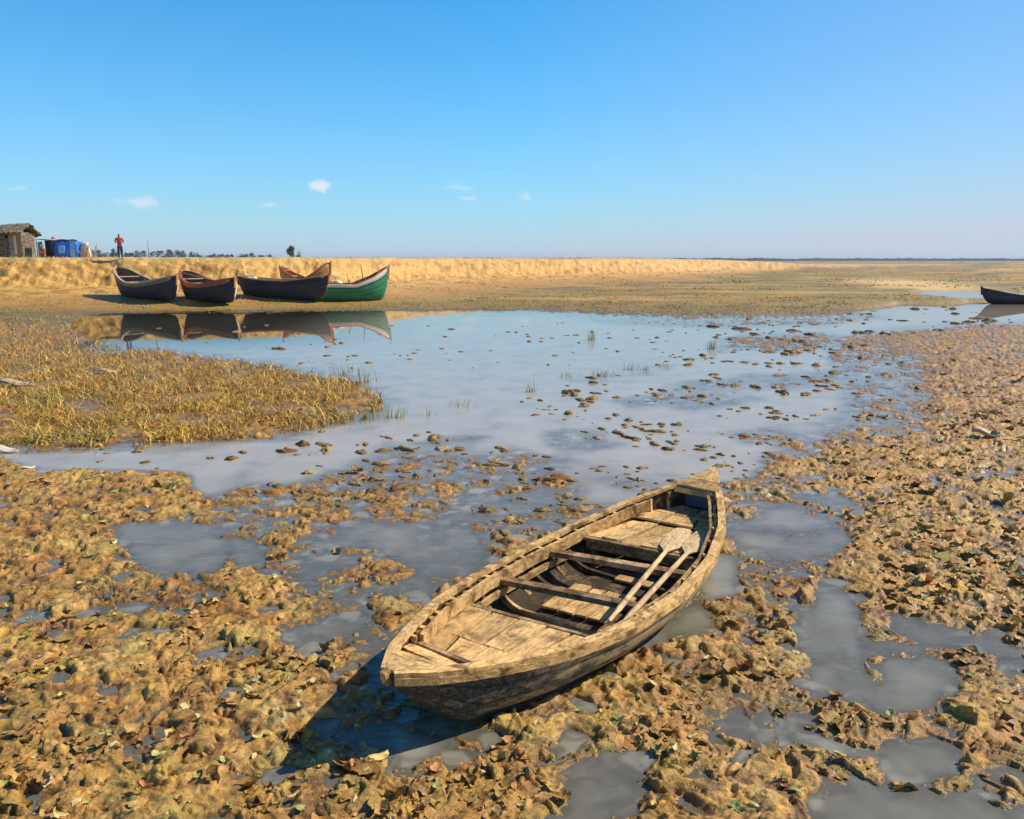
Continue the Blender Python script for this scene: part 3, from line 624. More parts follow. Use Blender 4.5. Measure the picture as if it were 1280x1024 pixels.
# ------------------------------------------------------------------ hull lofting, shared by all boats
class Lines:
    def __init__(s, L, W, zs, zk, nb=2.6, ne=1.5):
        s.L, s.W, s.zs, s.zk, s.nb, s.ne = L, W, zs, zk, nb, ne
    def pt(s, q, t, side, off=0.0):
        """point on the hull at station q (0..1), girth height t (0 keel..1 sheer); side +1 starboard"""
        n = s.ne + (s.nb - s.ne) * math.sin(math.pi * min(max(q, 0), 1)) ** .5
        g = (1 - (1 - t) ** n) ** (1 / n)
        w_ = max(float(s.W(q)) + off, 0.002) * g; zk = float(s.zk(q)); zs = float(s.zs(q))
        return (q * s.L, -side * w_, zk + (zs - zk) * t - (off if t < .05 else 0))
    def half(s, q, z):
        zk = float(s.zk(q)); zs = float(s.zs(q)); t = min(max((z - zk) / (zs - zk), 0), 1); n = s.ne + (s.nb - s.ne) * math.sin(math.pi * q) ** .5
        return float(s.W(q)) * (1 - (1 - t) ** n) ** (1 / n)
    def patch(s, name, q0, q1, t0, t1, side, off, mat, parent, nq=40, ntt=4, th=.02):
        """a strake lying proud of the hull, with thickness"""
        V = []; F_ = []; m = ntt + 1
        for o in (off, off - th):
            for i in range(nq + 1):
                for j in range(m): V.append(s.pt(q0 + (q1 - q0) * i / nq, t0 + (t1 - t0) * j / ntt, side, o))
        K = (nq + 1) * m
        for i in range(nq):
            for j in range(ntt):
                a = i * m + j; F_.append((a, a + 1, a + m + 1, a + m)); F_.append((K + a, K + a + m, K + a + m + 1, K + a + 1))
            a = i * m; F_.append((a, a + m, K + a + m, K + a)); a = i * m + ntt; F_.append((a, K + a, K + a + m, a + m))
        for j in range(ntt):
            F_.append((j, K + j, K + j + 1, j + 1)); a = nq * m + j; F_.append((a, a + 1, K + a + 1, K + a))
        bm = bmesh.new(); vs_ = [bm.verts.new(v) for v in V]
        for f in F_:
            bm.faces.new([vs_[k] for k in f])
        bmesh.ops.recalc_face_normals(bm, faces=bm.faces); me = bpy.data.meshes.new(name); bm.to_mesh(me); bm.free(); me.materials.append(mat)
        for p in me.polygons: p.use_smooth = True
        return link(bpy.data.objects.new(name, me), parent)
    def hull(s, name, mats, parent, nq=90, ntt=10, th=.035, wob=0):
        V = []; F_ = []; mi = []; GT = []; m = 2 * ntt + 1
        TT = [(1 - k / ntt) ** 1.6 for k in range(ntt)] + [0] + [(k / ntt) ** 1.6 for k in range(1, ntt + 1)]; SD = [1] * ntt + [1] + [-1] * ntt
        for lay, o in ((0, 0.0), (1, -th)):
            for i in range(nq + 1):
                q = i / nq; q = q if lay == 0 else .012 + q * .976
                for t, sd_ in zip(TT, SD):
                    x, y, z = s.pt(q, t, sd_, o)
                    if lay == 1 and t < .98: z = min(z + th * (1 - t), float(s.zs(q)))
                    if wob and t < .98:
                        k = wob * float(perlin(np.array([x * 3.]), np.array([t * 3. + 7 * sd_]), 11)[0]); y += k * (-sd_)
                    V.append((x, y, z)); GT.append(t ** .625)
        K = (nq + 1) * m
        for i in range(nq):
            for j in range(m - 1):
                a = i * m + j; F_.append((a, a + m, a + m + 1, a + 1)); mi.append(0); F_.append((K + a, K + a + 1, K + a + m + 1, K + a + m)); mi.append(1)
            for j in (0, m - 1):
                a = i * m + j; F_.append((a, K + a, K + a + m, a + m)); mi.append(0)
        for i in (0, nq):
            for j in range(m - 1):
                a = i * m + j; F_.append((a, a + 1, K + a + 1, K + a)); mi.append(0)
        bm = bmesh.new(); vs_ = [bm.verts.new(v) for v in V]
        for f, k in zip(F_, mi):
            fc = bm.faces.new([vs_[q] for q in f]); fc.material_index = k; fc.smooth = True
        bmesh.ops.recalc_face_normals(bm, faces=bm.faces); me = bpy.data.meshes.new(name); bm.to_mesh(me); bm.free(); at_ = me.attributes.new('girth', 'FLOAT', 'POINT'); at_.data.foreach_set('value', np.array(GT, np.float32))
        for mm in mats: me.materials.append(mm)
        return link(bpy.data.objects.new(name, me), parent)
    def strip(s, name, q0, q1, side, ins0, ins1, ztop, zbot, mat, parent, nq=70, jit=0.0, tilt=0.0):
        """board following the sheer: between insets ins0 (outer) and ins1 (inner) from the gunwale line, ztop/zbot relative to sheer"""
        V = []; bm = bmesh.new(); rings = []; sd_ = side
        for i in range(nq + 1):
            q = q0 + (q1 - q0) * i / nq; wq = float(s.W(q)); z = float(s.zs(q)); e = 1e-3
            dq = (float(s.W(min(q + .01, 1))) - float(s.W(max(q - .01, 0)))) / (.02 * s.L); nx, ny = -dq, 1.0; l = math.hypot(nx, ny); nx /= l; ny /= l
            r = []
            for (o, zz) in ((ins0, ztop), (ins1, ztop - tilt), (ins1, zbot - tilt), (ins0, zbot)):
                oo = o + random.uniform(-jit, jit); xx = q * s.L - nx * oo; yy = max(wq - ny * oo, .001)
                r.append(bm.verts.new((xx, -sd_ * yy, z + zz + random.uniform(-jit, jit) * .6)))
            rings.append(r)
        for r0, r1 in zip(rings[:-1], rings[1:]):
            for k in range(4): bm.faces.new((r0[k], r0[(k + 1) % 4], r1[(k + 1) % 4], r1[k]))
        bm.faces.new(rings[0][::-1]); bm.faces.new(rings[-1]); bmesh.ops.recalc_face_normals(bm, faces=bm.faces)
        me = bpy.data.meshes.new(name); bm.to_mesh(me); bm.free(); me.materials.append(mat)
        return link(bpy.data.objects.new(name, me), parent)
def side_rib(ln, q, zrel, wid, dep, mat, parent, side, zlow=.06, inset=.037):
    zt = float(ln.zs(q)) + zrel; zb = float(ln.zk(q)) + zlow; bm = bmesh.new(); rings = []
    for k in range(6):
        z = zb + (zt - zb) * k / 5; h = max(ln.half(q, z) - inset, .01); d_ = dep * (1 + .25 * (1 - k / 5))
        rings.append([bm.verts.new(p) for p in ((q * ln.L - wid / 2, -side * h, z), (q * ln.L + wid / 2, -side * h, z), (q * ln.L + wid / 2, -side * (h - d_), z + .004), (q * ln.L - wid / 2, -side * (h - d_), z + .004))])
    for r0, r1 in zip(rings[:-1], rings[1:]):
        for k in range(4): bm.faces.new((r0[k], r0[(k + 1) % 4], r1[(k + 1) % 4], r1[k]))
    bm.faces.new(rings[0][::-1]); bm.faces.new(rings[-1]); bmesh.ops.recalc_face_normals(bm, faces=bm.faces)
    me = bpy.data.meshes.new('rib'); bm.to_mesh(me); bm.free(); me.materials.append(mat); return link(bpy.data.objects.new('rib', me), parent)
def U_rib(ln, q, z_top_rel, wid, dep, mat, parent, inset=.037, sides=(1, -1)):
    """bent frame standing inside the hull"""
    zt = float(ln.zs(q)) + z_top_rel; zk = float(ln.zk(q)); pts_ = []
    zz0 = zk + inset
    for sd_ in (1, -1):
        col_ = []
        for k in range(9):
            t = ((k / 8) ** 1.5); z = zz0 + (zt - zz0) * t; h = max(ln.half(q, max(z - .02, zk + .02)) - inset, .01) if k else 0
            col_.append((sd_ * h, z))
        if sd_ == 1: left = col_[::-1]
        else: right = col_[1:]
    path = left + right; bm = bmesh.new(); rings = []
    cen_z = zt
    for i, (y, z) in enumerate(path):
        p0 = path[max(i - 1, 0)]; p1 = path[min(i + 1, len(path) - 1)]; dy, dz = p1[0] - p0[0], p1[1] - p0[1]; l = math.hypot(dy, dz) or 1; ny, nz = -dz / l, dy / l
        if ny * (0 - y) + nz * (cen_z - z) < 0: ny, nz = -ny, -nz
        d_ = dep * (1.0 + .5 * (1 - abs(i - len(path) / 2) / (len(path) / 2)))
        r = [(q * ln.L - wid / 2, -y, z), (q * ln.L + wid / 2, -y, z), (q * ln.L + wid / 2, -(y + ny * d_), z + nz * d_), (q * ln.L - wid / 2, -(y + ny * d_), z + nz * d_)]
        rings.append([bm.verts.new(p) for p in r])
    for r0, r1 in zip(rings[:-1], rings[1:]):
        for k in range(4): bm.faces.new((r0[k], r0[(k + 1) % 4], r1[(k + 1) % 4], r1[k]))
    bm.faces.new(rings[0][::-1]); bm.faces.new(rings[-1]); bmesh.ops.recalc_face_normals(bm, faces=bm.faces)
    me = bpy.data.meshes.new('rib'); bm.to_mesh(me); bm.free(); me.materials.append(mat)
    return link(bpy.data.objects.new('rib', me), parent)
def plank_poly(name, quad, z, th, mat, parent, jit=.006, nseg=5):
    """plank given by 4 (s*L, y) corners a0,a1 (one end) b0,b1 (other end); ragged edges"""
    a0, a1, b0, b1 = [Vector((*p, 0)) for p in quad]; bm = bmesh.new(); rings = []
    tz = [random.uniform(-1, 1) * jit * .6 for _ in range(2)]; bow = random.uniform(-.3, 1) * jit
    for i in range(nseg + 1):
        t = i / nseg; p = a0.lerp(b0, t); q = a1.lerp(b1, t); d = (q - p)
        if d.length > 1e-5: d.normalize()
        p = p + d * random.uniform(0, jit); q = q - d * random.uniform(0, jit); zz = z + tz[0] * (1 - t) + tz[1] * t + bow * (abs(2 * t - 1))
        zl = zz + random.uniform(-jit, jit) * .35; zr = zz + random.uniform(-jit, jit) * .35
        rings.append([bm.verts.new((p.x, p.y, zl - th)), bm.verts.new((q.x, q.y, zr - th)), bm.verts.new((q.x, q.y, zr)), bm.verts.new((p.x, p.y, zl))])
    for r0, r1 in zip(rings[:-1], rings[1:]):
        for k in range(4): bm.faces.new((r0[k], r0[(k + 1) % 4], r1[(k + 1) % 4], r1[k]))
    bm.faces.new(rings[0][::-1]); bm.faces.new(rings[-1]); bmesh.ops.recalc_face_normals(bm, faces=bm.faces)
    me = bpy.data.meshes.new(name); bm.to_mesh(me); bm.free(); me.materials.append(mat)
    return link(bpy.data.objects.new(name, me), parent)

# ------------------------------------------------------------------ the old rowing boat in the foreground
def hull_paint():
    m, t, bs = newmat('worn_tarred_hull'); co_ = objco(t)
    n1 = noise(t, co_, 2.6, 7, .68, .5, (.6, 1, 1.6)); n2 = noise(t, co_, 13, 6, .75, .5, (.5, 1, 1.4)); n3 = noise(t, co_, 45, 3, .7)
    sep = t.nodes.new('ShaderNodeSeparateXYZ'); t.links.new(co_, sep.inputs[0])
    # tar survives near the bow, worn to wood aft
    mr = t.nodes.new('ShaderNodeMapRange'); t.links.new(sep.outputs['X'], mr.inputs['Value']); mr.inputs['From Min'].default_value = .2; mr.inputs['From Max'].default_value = 2.6; mr.inputs['To Min'].default_value = -.16; mr.inputs['To Max'].default_value = .24
    ad = t.nodes.new('ShaderNodeMath'); ad.operation = 'ADD'; t.links.new(mr.outputs[0], ad.inputs[0]); t.links.new(n2, ad.inputs[1])
    ad2 = t.nodes.new('ShaderNodeMath'); ad2.operation = 'MULTIPLY_ADD'; ad2.inputs[1].default_value = .6; t.links.new(n1, ad2.inputs[0]); t.links.new(ad.outputs[0], ad2.inputs[2])
    tar = ramp(t, n3, [(.35, (.030, .030, .026)), (.65, (.10, .095, .08))])
    wd = ramp(t, n1, [(.35, (.24, .19, .10)), (.5, (.40, .30, .16)), (.7, (.50, .38, .22))])
    fac = ramp(t, ad2.outputs[0], [(.70, (0, 0, 0)), (.92, (1, 1, 1))])
    c = mix(t, fac, tar, wd)
    # olive slime towards the waterline
    zr = t.nodes.new('ShaderNodeMapRange'); t.links.new(sep.outputs['Z'], zr.inputs['Value']); zr.inputs['From Min'].default_value = .12; zr.inputs['From Max'].default_value = .02; zr.inputs['To Max'].default_value = .75
    c = mix(t, zr.outputs[0], c, (.15, .125, .045))
    fl = ramp(t, n2, [(.70, (0, 0, 0)), (.74, (1, 1, 1))]); c = mix(t, fl, c, (.48, .40, .27))
    c = mix(t, 1.0, c, ramp(t, n3, [(.3, (.7, .68, .64)), (.6, (1.15, 1.13, 1.1))]), 'MULTIPLY'); c = mix(t, .7, c, seams(t, 5), 'MULTIPLY')
    t.links.new(c, bs.inputs['Base Color']); bs.inputs['Roughness'].default_value = .75; bs.inputs['Specular IOR Level'].default_value = .25
    bump(t, bs, n2, .6, .012); return m
LN = Lines(BL, BW, BZS, BZK, 3.2, 1.7)
rz = math.atan2(AX[1], AX[0])
boat = empty('rowing_boat', (BOW[0], BOW[1], 0), rz)
tag(boat, 'old weathered wooden rowing boat stranded in the foreground mud, bare tan planks', 'boat')
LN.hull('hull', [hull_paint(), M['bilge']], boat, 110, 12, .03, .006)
for sd_ in (1, -1):
    LN.strip('gunwale', .004, .996, sd_, -.022, .045, .016, -.014, M['rail'], boat, 120, .0022)
    LN.strip('rub_rail', .004, .994, sd_, -.026, -.001, -.0165, -.062, M['rail'], boat, 120, .002)
    LN.strip('inwale', .105 if sd_ < 0 else .30, .83 if sd_ < 0 else .955, sd_, .098, .122, .000 if sd_ < 0 else -.02, -.105 if sd_ < 0 else -.06, M['rail'], boat, 90, .002, .004)
    LN.strip('riser', .25, .60, sd_, .13, .155, -.135, -.19, M['wood'], boat, 40, .002)
for k, q in enumerate([.13, .18, .235, .29, .345, .40, .452, .505, .56, .615, .67, .73, .785, .84, .885]):
    if k in (5, 7, 9): U_rib(LN, q - .012, -.03, .036, .034, M['wood'] if q < .42 else M['bilge'], boat)  # later frames take the dark wood, the hold's shade put into their colour
    else:
        for sd_ in (1, -1): side_rib(LN, q, -.03, .04, .026, M['wood'], boat, sd_)
# spacer blocks between gunwale and inwale
for sd_ in (1, -1):
    for q in np.arange(.33 if sd_ > 0 else .14, .93 if sd_ > 0 else .82, .055):
        w0 = float(BW(q)) - .048; w1 = float(BW(q)) - .098; z = float(BZS(q)) - .028
        MB().beam((q * BL, -sd_ * w0, z), (q * BL + .006, -sd_ * w1, z), .035, .032, jit=.002).build('spacer_block', M['rail'], boat)
def P(s, w_): return (s * BL, -w_)
# bow deck: short boards between the gunwales
def deck(s0, s1, dz, inset, th=.02, n=8, skew=0.0, dz1=None):
    bm = bmesh.new(); rings = []; dz1 = dz if dz1 is None else dz1
    for i in range(n + 1):
        q = s0 + (s1 - s0) * i / n; w_ = max(float(BW(q)) - inset, .008); z = float(BZS(q)) + dz + (dz1 - dz) * i / n + random.uniform(-.0015, .0015)
        cs = [(-1, 0), (-.4, .004), (.4, .004), (1, 0)]
        top = [bm.verts.new((q * BL + skew * c * w_, c * w_, z + e + random.uniform(-.001, .001))) for c, e in cs]; bot = [bm.verts.new((q * BL + skew * c * w_, c * w_, z - th)) for c, e in cs[::-1]]
        rings.append(top + bot)
    for r0, r1 in zip(rings[:-1], rings[1:]):
        for k in range(8): bm.faces.new((r0[k], r0[(k + 1) % 8], r1[(k + 1) % 8], r1[k]))
    bm.faces.new(rings[0][::-1]); bm.faces.new(rings[-1]); bmesh.ops.recalc_face_normals(bm, faces=bm.faces)
    me = bpy.data.meshes.new('deck_board'); bm.to_mesh(me); bm.free(); me.materials.append(M['plank']); return link(bpy.data.objects.new('deck_board', me), boat)
deck(.0, .040, .0185, .012); deck(.0425, .072, -.012, .036, skew=-.05, dz1=-.03); deck(.0745, .106, -.03, .036, skew=.06, dz1=-.07)
MB().beam((.005, 0, .455), (-.012, 0, .538), .045, .04, (0, 1, 0), seg=3, jit=.003).build('stem_post', M['rail'], boat)
MB().beam((1.0 * BL - .005, 0, .52), (1.0 * BL + .008, 0, .665), .04, .04, (0, 1, 0), seg=3, jit=.003).build('stern_post', M['rail'], boat)
MB().beam((.112 * BL, BW(.112) - .03, .375), (.112 * BL, -BW(.112) + .03, .375), .03, .05, jit=.003).build('deck_beam', M['beam'], boat)
for q, z, sg in ((.105, .41, 1), (.108, .40, -1)):
    MB().beam((q * BL, -sg * (BW(q) - .06), z - .12), (q * BL + .02, -sg * (BW(q) - .06), z + .03), .05, .03, (1, 0, 0), jit=.003).build('knee', M['plank'], boat)
# fore platform: two rows of planks
def platform(s0a, s0b, s1a, s1b, n, z, mat, th=.022, inset=.05, name='floorboard', wmax=9, zslope=0, wl=None, wr=None):
    """s0a..s0b: port/starboard station of front edge; s1a..: of rear edge"""
    def lim(s, side):
        return min(LN.half(s, z + .02) - inset, wmax)
    e = np.sort(np.concatenate([[0, 1], (np.arange(1, n) + rng.uniform(-.16, .16, n - 1)) / n]))
    for i in range(n):
        f0, f1 = e[i], e[i + 1]; g_ = .012
        def pt(f, a, b):
            s = a + (b - a) * f; L_ = -lim(s, -1) if wl is None else -min(lim(s, -1), wl); R_ = lim(s, 1) if wr is None else min(lim(s, 1), wr); return P(s, L_ + (R_ - L_) * f)
        A0, A1, B0, B1 = pt(f0, s0a, s0b), pt(f1, s0a, s0b), pt(f0, s1a, s1b), pt(f1, s1a, s1b)
        A0 = (A0[0], A0[1] - g_ / 2); A1 = (A1[0], A1[1] + g_ / 2); B0 = (B0[0], B0[1] - g_ / 2); B1 = (B1[0], B1[1] + g_ / 2)
        plank_poly(name, [A0, A1, B0, B1], z + random.uniform(-.004, .004), th, mat, boat, .007)
platform(.118, .118, .195, .205, 4, .262, M['plank'])
platform(.198, .208, .283, .312, 5, .255, M['plank'])
MB().beam((.288 * BL, LN.half(.288, .25) - .04, .243), (.316 * BL, -LN.half(.316, .25) + .04, .243), .035, .04, jit=.003).build('cross_beam', M['beam'], boat)
# thwarts
def thwart(s0, w0, s1, w1, z, wid, th):
    return MB().beam((s0 * BL, -w0, z - th / 2), (s1 * BL, -w1, z - th / 2), wid, th, seg=8, jit=.0025).build('thwart', M['beam'], boat)
thwart(.392, -.60, .440, .575, .285, .085, .045)
thwart(.548, -.60, .600, .58, .285, .085, .045)
MB().beam((.645 * BL, .545, .272), (.668 * BL, -.50, .272), .05, .03, seg=6, jit=.002).build('cross_beam', M['beam'], boat)
MB().beam((.649 * BL, .54, .215), (.671 * BL, -.50, .215), .022, .085, seg=4, jit=.002).build('bulkhead_board', M['beam'], boat)
# floorboards amidships
platform(.415, .43, .528, .54, 4, .085, M['plank'], .02, .05, wl=.30, wr=.26)
platform(.592, .598, .612, .618, 1, .085, M['plank'], .02, .05, wl=.10, wr=.28)
MB().beam((.345 * BL, .34, .10), (.360 * BL, -.36, .10), .05, .03, seg=4, jit=.003).build('cross_beam', M['beam'], boat)
# aft platform, a step up, and the stern deck over its dark locker
platform(.652, .672, .785, .80, 5, .288, M['plank'], .022, .05, wr=.36)
platform(.792, .805, .845, .85, 3, .315, M['plank'], .022, .045)
platform(.85, .855, .915, .915, 3, .318, M['plank'], .022, .045)
deck(.905, .938, .022, .006, dz1=.024); deck(.9395, 1.0, .024, .004, dz1=.040)
MB().beam((.902 * BL, BW(.902) - .035, .505), (.902 * BL, -BW(.902) + .035, .505), .022, .05, jit=.002).build('deck_beam', M['plank'], boat)
MB().beam((.93 * BL, .20, .40), (.93 * BL, -.19, .40), .02, .17, jit=.002).build('locker_board', plain('blue_grey_paint', (.06, .09, .17), .6), boat)

# oars
def oar(uA, vA, uB, vB, z, label, roll=0.0):
    a = Vector((*gnd(uA, vA, z), z)); b = Vector((*gnd(uB, vB, z), z)); d = b - a; L_ = d.length; ang = math.atan2(d.y, d.x)
    e = empty('oar', a, ang); tag(e, label, 'oar', 'the two oars laid in the rowing boat')
    bl = .64
    MB().tube([(0, 0, .0), (.02, 0, 0), (.16, 0, 0), (.20, 0, 0), (L_ * .5, 0, 0), (L_ - bl + .04, 0, -.002)], [.012, .016, .017, .022, .022, .018], 10).build('shaft', M['oar'], e, True)
    V = []; Fc = []; prof = [(0, .020), (.05, .036), (.10, .070), (.14, .090), (.3, .098), (.50, .094), (.60, .082), (.64, .060)]
    bm = bmesh.new(); rings = []
    for (x, hw_) in prof:
        th = .013 - .008 * x / .64
        rings.append([bm.verts.new((L_ - bl + x, yy * hw_, zz * th * (1 if abs(yy) < .9 else .35))) for yy, zz in ((-1, -1), (-.3, -1), (.3, -1), (1, -1), (1, 1), (.3, 1), (-.3, 1), (-1, 1))])
    for r0, r1 in zip(rings[:-1], rings[1:]):
        for k in range(8): bm.faces.new((r0[k], r0[(k + 1) % 8], r1[(k + 1) % 8], r1[k]))
    bm.faces.new(rings[0][::-1]); bm.faces.new(rings[-1]); bmesh.ops.rotate(bm, cent=(0, 0, 0), matrix=Matrix.Rotation(roll, 3, 'X'), verts=bm.verts)
    bmesh.ops.recalc_face_normals(bm, faces=bm.faces); me = bpy.data.meshes.new('blade'); bm.to_mesh(me); bm.free(); me.materials.append(M['oar'])
    link(bpy.data.objects.new('blade', me), e); return e
o1 = oar(761, 777, 855, 661, .315, 'wooden oar nearer the middle of the rowing boat, broad blade on the aft planks', .0)
o2 = oar(773, 785, 884, 664, .318, 'wooden oar nearer the starboard rail of the rowing boat, blade tip overhanging the gap', .05)

# ------------------------------------------------------------------ boats on the far shore
def boat_paint(name, col, wear, amt):
    m, t, bs = newmat(name); co_ = objco(t); n = noise(t, co_, 2.2, 6, .7, .4, (.5, 1, 2)); n2_ = noise(t, co_, 9, 4, .7)
    c = ramp(t, n2_, [(.3, tuple(x * .7 for x in col)), (.7, tuple(min(1, x * 1.35) for x in col))]); c = mix(t, ramp(t, n, [(amt, (0, 0, 0)), (amt + .1, (1, 1, 1))]), c, wear)
    c = mix(t, .8, c, seams(t, 6, .08), 'MULTIPLY'); t.links.new(c, bs.inputs['Base Color']); bs.inputs['Roughness'].default_value = .6; bump(t, bs, n2_, .3, .03); return m
DK = boat_paint('dark_blue_tar', (.014, .018, .034), (.07, .06, .05), .56); DKI = plain('dark_boat_inside', (.16, .09, .05), .8, .4, 4)
GRN = boat_paint('green_paint', (.012, .19, .085), (.10, .16, .08), .60); WHT = plain('weathered_white_paint', (.62, .54, .44), .6, .15, 4); RED = plain('red_brown_paint', (.34, .09, .035), .6, .35, 5)
CRM = plain('cream_paint', (.78, .60, .34), .6, .15, 4); LBL = plain('light_blue_paint', (.20, .42, .52), .55, .15, 4); ORG = plain('orange_brown_wood', (.60, .26, .07), .65, .3, 4)
OLV = plain('olive_strake', (.20, .17, .07), .7, .3, 4); GRY = plain('grey_wood', (.48, .37, .25), .8, .25, 5)
def interp(K): xs_ = [k[0] for k in K]; ys_ = [k[1] for k in K]; return lambda q: _sm(q, xs_, ys_)
def _sm(q, a, b):
    q = float(q); return (np.interp(q - .03, a, b) + 2 * np.interp(q, a, b) + np.interp(q + .03, a, b)) / 4 if .03 < q < .97 else float(np.interp(q, a, b))
def sea_boat(cu, base_v, y, head, L, beam, hs_, amid, hb, cols, label, z0=None, name='fishing_boat', props=()):
    """cu = column of the centre in the photo, used once to set x; head = heading of the bow; hs_,amid,hb = heights of stern, middle, bow"""
    x = (cu - 640) / F * y; z = float(ground(np.array([x]), np.array([y]))[0]) - .05 if z0 is None else z0
    hx, hy = head; l = math.hypot(hx, hy); hx /= l; hy /= l
    e = empty(name, (x - hx * L / 2, y - hy * L / 2, z), math.atan2(hy, hx))
    B = beam / 2
    W_ = interp([(0, .05), (.05, .34 * B), (.15, .66 * B), (.3, .92 * B), (.5, B), (.68, .95 * B), (.82, .76 * B), (.92, .42 * B), (.97, .2 * B), (1, .04)])
    ZS = interp([(0, hs_), (.08, hs_ * .9 + .1 * amid), (.22, amid + (hs_ - amid) * .45), (.4, amid + .04), (.6, amid), (.8, amid + (hb - amid) * .4), (.93, amid + (hb - amid) * .8), (1, hb)])
    ZK = interp([(0, hs_ - .12), (.025, hs_ * .5), (.06, .22), (.12, .04), (.25, 0), (.78, 0), (.90, .05), (.95, .18), (.978, hb * .48), (1, hb - .12)])
    ln = Lines(L, W_, ZS, ZK, 2.2, 1.5)
    ln.hull('hull', [cols['hull'], cols.get('inside', DKI)], e, 44, 8, .05)
    for sd_ in (1, -1):
        ln.strip('gunwale', .01, .99, sd_, -.03, .08, .05, -.03, cols['rail'], e, 40)
        ln.patch('sheer_strake', .03, .97, .80, .985, sd_, .03, cols['strake'], e, 30, 3)
        if 'band' in cols: ln.patch('paint_band', .03, .97, .60, .79, sd_, .025, cols['band'], e, 30, 3)
    if 'bow' in cols:
        ln.patch('bow_panel', .86, .975, .03, .78, -1 if cols.get('bowside', 'port') == 'port' else 1, .028, cols['bow'], e, 14, 5)
        ln.patch('bow_patch', .80, .858, .12, .78, -1 if cols.get('bowside', 'port') == 'port' else 1, .03, cols['bow2'], e, 8, 4)
    for q, hh, c in ((0.005, hs_, 'stem'), (.995, hb, 'stem')):
        dx = -.12 if q < .5 else .12
        MB().beam((q * L - dx * .3, 0, hh * .62), (q * L + dx * .6, 0, hh + .14), .12, .10, (0, 1, 0), seg=3, wid2=.07).build('stem_post', cols['post'], e)
    for q in (.2, .34, .48, .62, .76):
        h_ = ln.half(q, float(ZS(q)) - .1) - .04
        MB().beam((q * L, -h_, float(ZS(q)) - .10), (q * L, h_, float(ZS(q)) - .10), .16, .05).build('thwart', cols['seat'], e)
    for q in (.27, .41, .55, .69): U_rib(ln, q, -.02, .07, .06, cols['seat'], e, .06)
    MB().box((L * .91, 0, float(ZS(.9)) - .02), (L * .10, W_(.91) * 1.5, .04)).build('foredeck', cols['seat'], e)
    tag(e, label, 'boat'); return e
GB = 'boats drawn up on the far shore'
b1 = sea_boat(189, 373, 47.0, (.84, -.54), 6.2, 2.1, 1.95, 1.0, 1.5, dict(hull=DK, rail=GRY, strake=OLV, post=ORG, seat=GRY, bow=CRM, bow2=LBL, inside=DKI), 'leftmost beached boat below the bank, dark hull with high brown stern and cream bow')
b2 = sea_boat(265, 374, 46.6, (.80, -.60), 5.6, 2.1, 1.85, 1.1, 1.5, dict(hull=DK, rail=RED, strake=RED, post=ORG, seat=GRY, bow=CRM, bow2=LBL), 'dark beached boat with a red-brown rail, second from the left on the far shore')
b3 = sea_boat(357, 369, 48.5, (.95, -.25), 6.4, 1.8, 1.45, 1.2, 1.55, dict(hull=DK, rail=ORG, strake=DK, post=RED, seat=GRY, bow=CRM, bow2=LBL), 'long plain black beached boat between the red-railed boat and the green boat')
b4 = sea_boat(434, 368, 49.4, (.93, .36), 5.7, 1.8, 1.3, 1.1, 2.2, dict(hull=GRN, rail=RED, strake=WHT, post=ORG, seat=GRY), 'green beached boat with a white stripe, red rail and high pointed prow')
b5 = sea_boat(386, 350, 51.0, (-.96, .2), 3.6, 1.5, 2.15, 1.15, 1.9, dict(hull=ORG, rail=RED, strake=ORG, post=ORG, seat=ORG, inside=ORG), 'orange-brown boat whose prow shows behind the black beached boat')
for b in (b1, b2, b3, b4, b5): b['group'] = GB
b6 = sea_boat(1286, 377, 50.0, (-.97, -.1), 7.4, 1.5, .9, .52, 1.05, dict(hull=DK, rail=DK, strake=DK, post=DK, seat=DKI), 'low black boat at the right edge beside the far water', z0=-.06)
M['pole'] = plain('grey_pole', (.20, .16, .12), .8)
def pole_in(b, q0, y0, q1, y1, z0_, z1_, L, label, mat=None, r=.035):
    mt = b.matrix_basis; a = mt @ Vector((q0 * L, y0, z0_)); c = mt @ Vector((q1 * L, y1, z1_))
    o = MB().tube([(0, 0, 0), ((c - a) * .5 + Vector((0, 0, -.03))), c - a], [r, r * .85, r * .6], 6).build('pole', mat or M['pole'], None, True); o.location = a; tag(o, label, 'pole')
pole_in(b1, .30, .1, .95, .3, 1.05, 1.55, 6.2, 'long pole lying along the leftmost beached boat', GRY)
pole_in(b2, .12, -.3, .72, .2, 1.75, 1.25, 5.6, 'pole resting on the high stern of the red-railed boat', GRY)
pole_in(b3, .15, .2, .70, -.2, 1.30, 1.32, 6.4, 'pole laid flat across the thwarts of the long black boat', GRY)
pole_in(b4, .72, .3, .70, .5, 1.2, 2.35, 5.7, 'short dark pole standing upright in the green boat')
pole_in(b4, .55, -.2, .52, -.1, 1.0, 1.75, 5.7, 'stub of a pole in the middle of the green boat')
pole_in(b6, .45, .1, .45, .1, .4, 1.25, 7.4, 'short upright pole amidships in the low black boat at the right edge', DKI, .06)
def heap(b, q, yy, z0_, L, sx_, sy_, h_, mat, label, cat):
    p = b.matrix_basis @ Vector((q * L, yy, z0_)); o = drape('net_heap', 0, 0, 0, sx_, sy_, h_, mat, None, q * 9, .6); o.location = p; tag(o, label, cat)
NETS = [(b4, .40, 0, 1.0, 5.7, .9, .7, .35, 'CRM', 'pale heap of net in the green boat', 'net'), (b3, .16, 0, 1.12, 6.4, .8, .6, .28, 'WHT', 'whitish sheet bundled at the left end of the long black boat', 'bundle'), (b1, .80, 0, 1.05, 6.2, .9, .7, .3, 'CRM', 'cream bundle at the bow of the leftmost boat', 'bundle')]
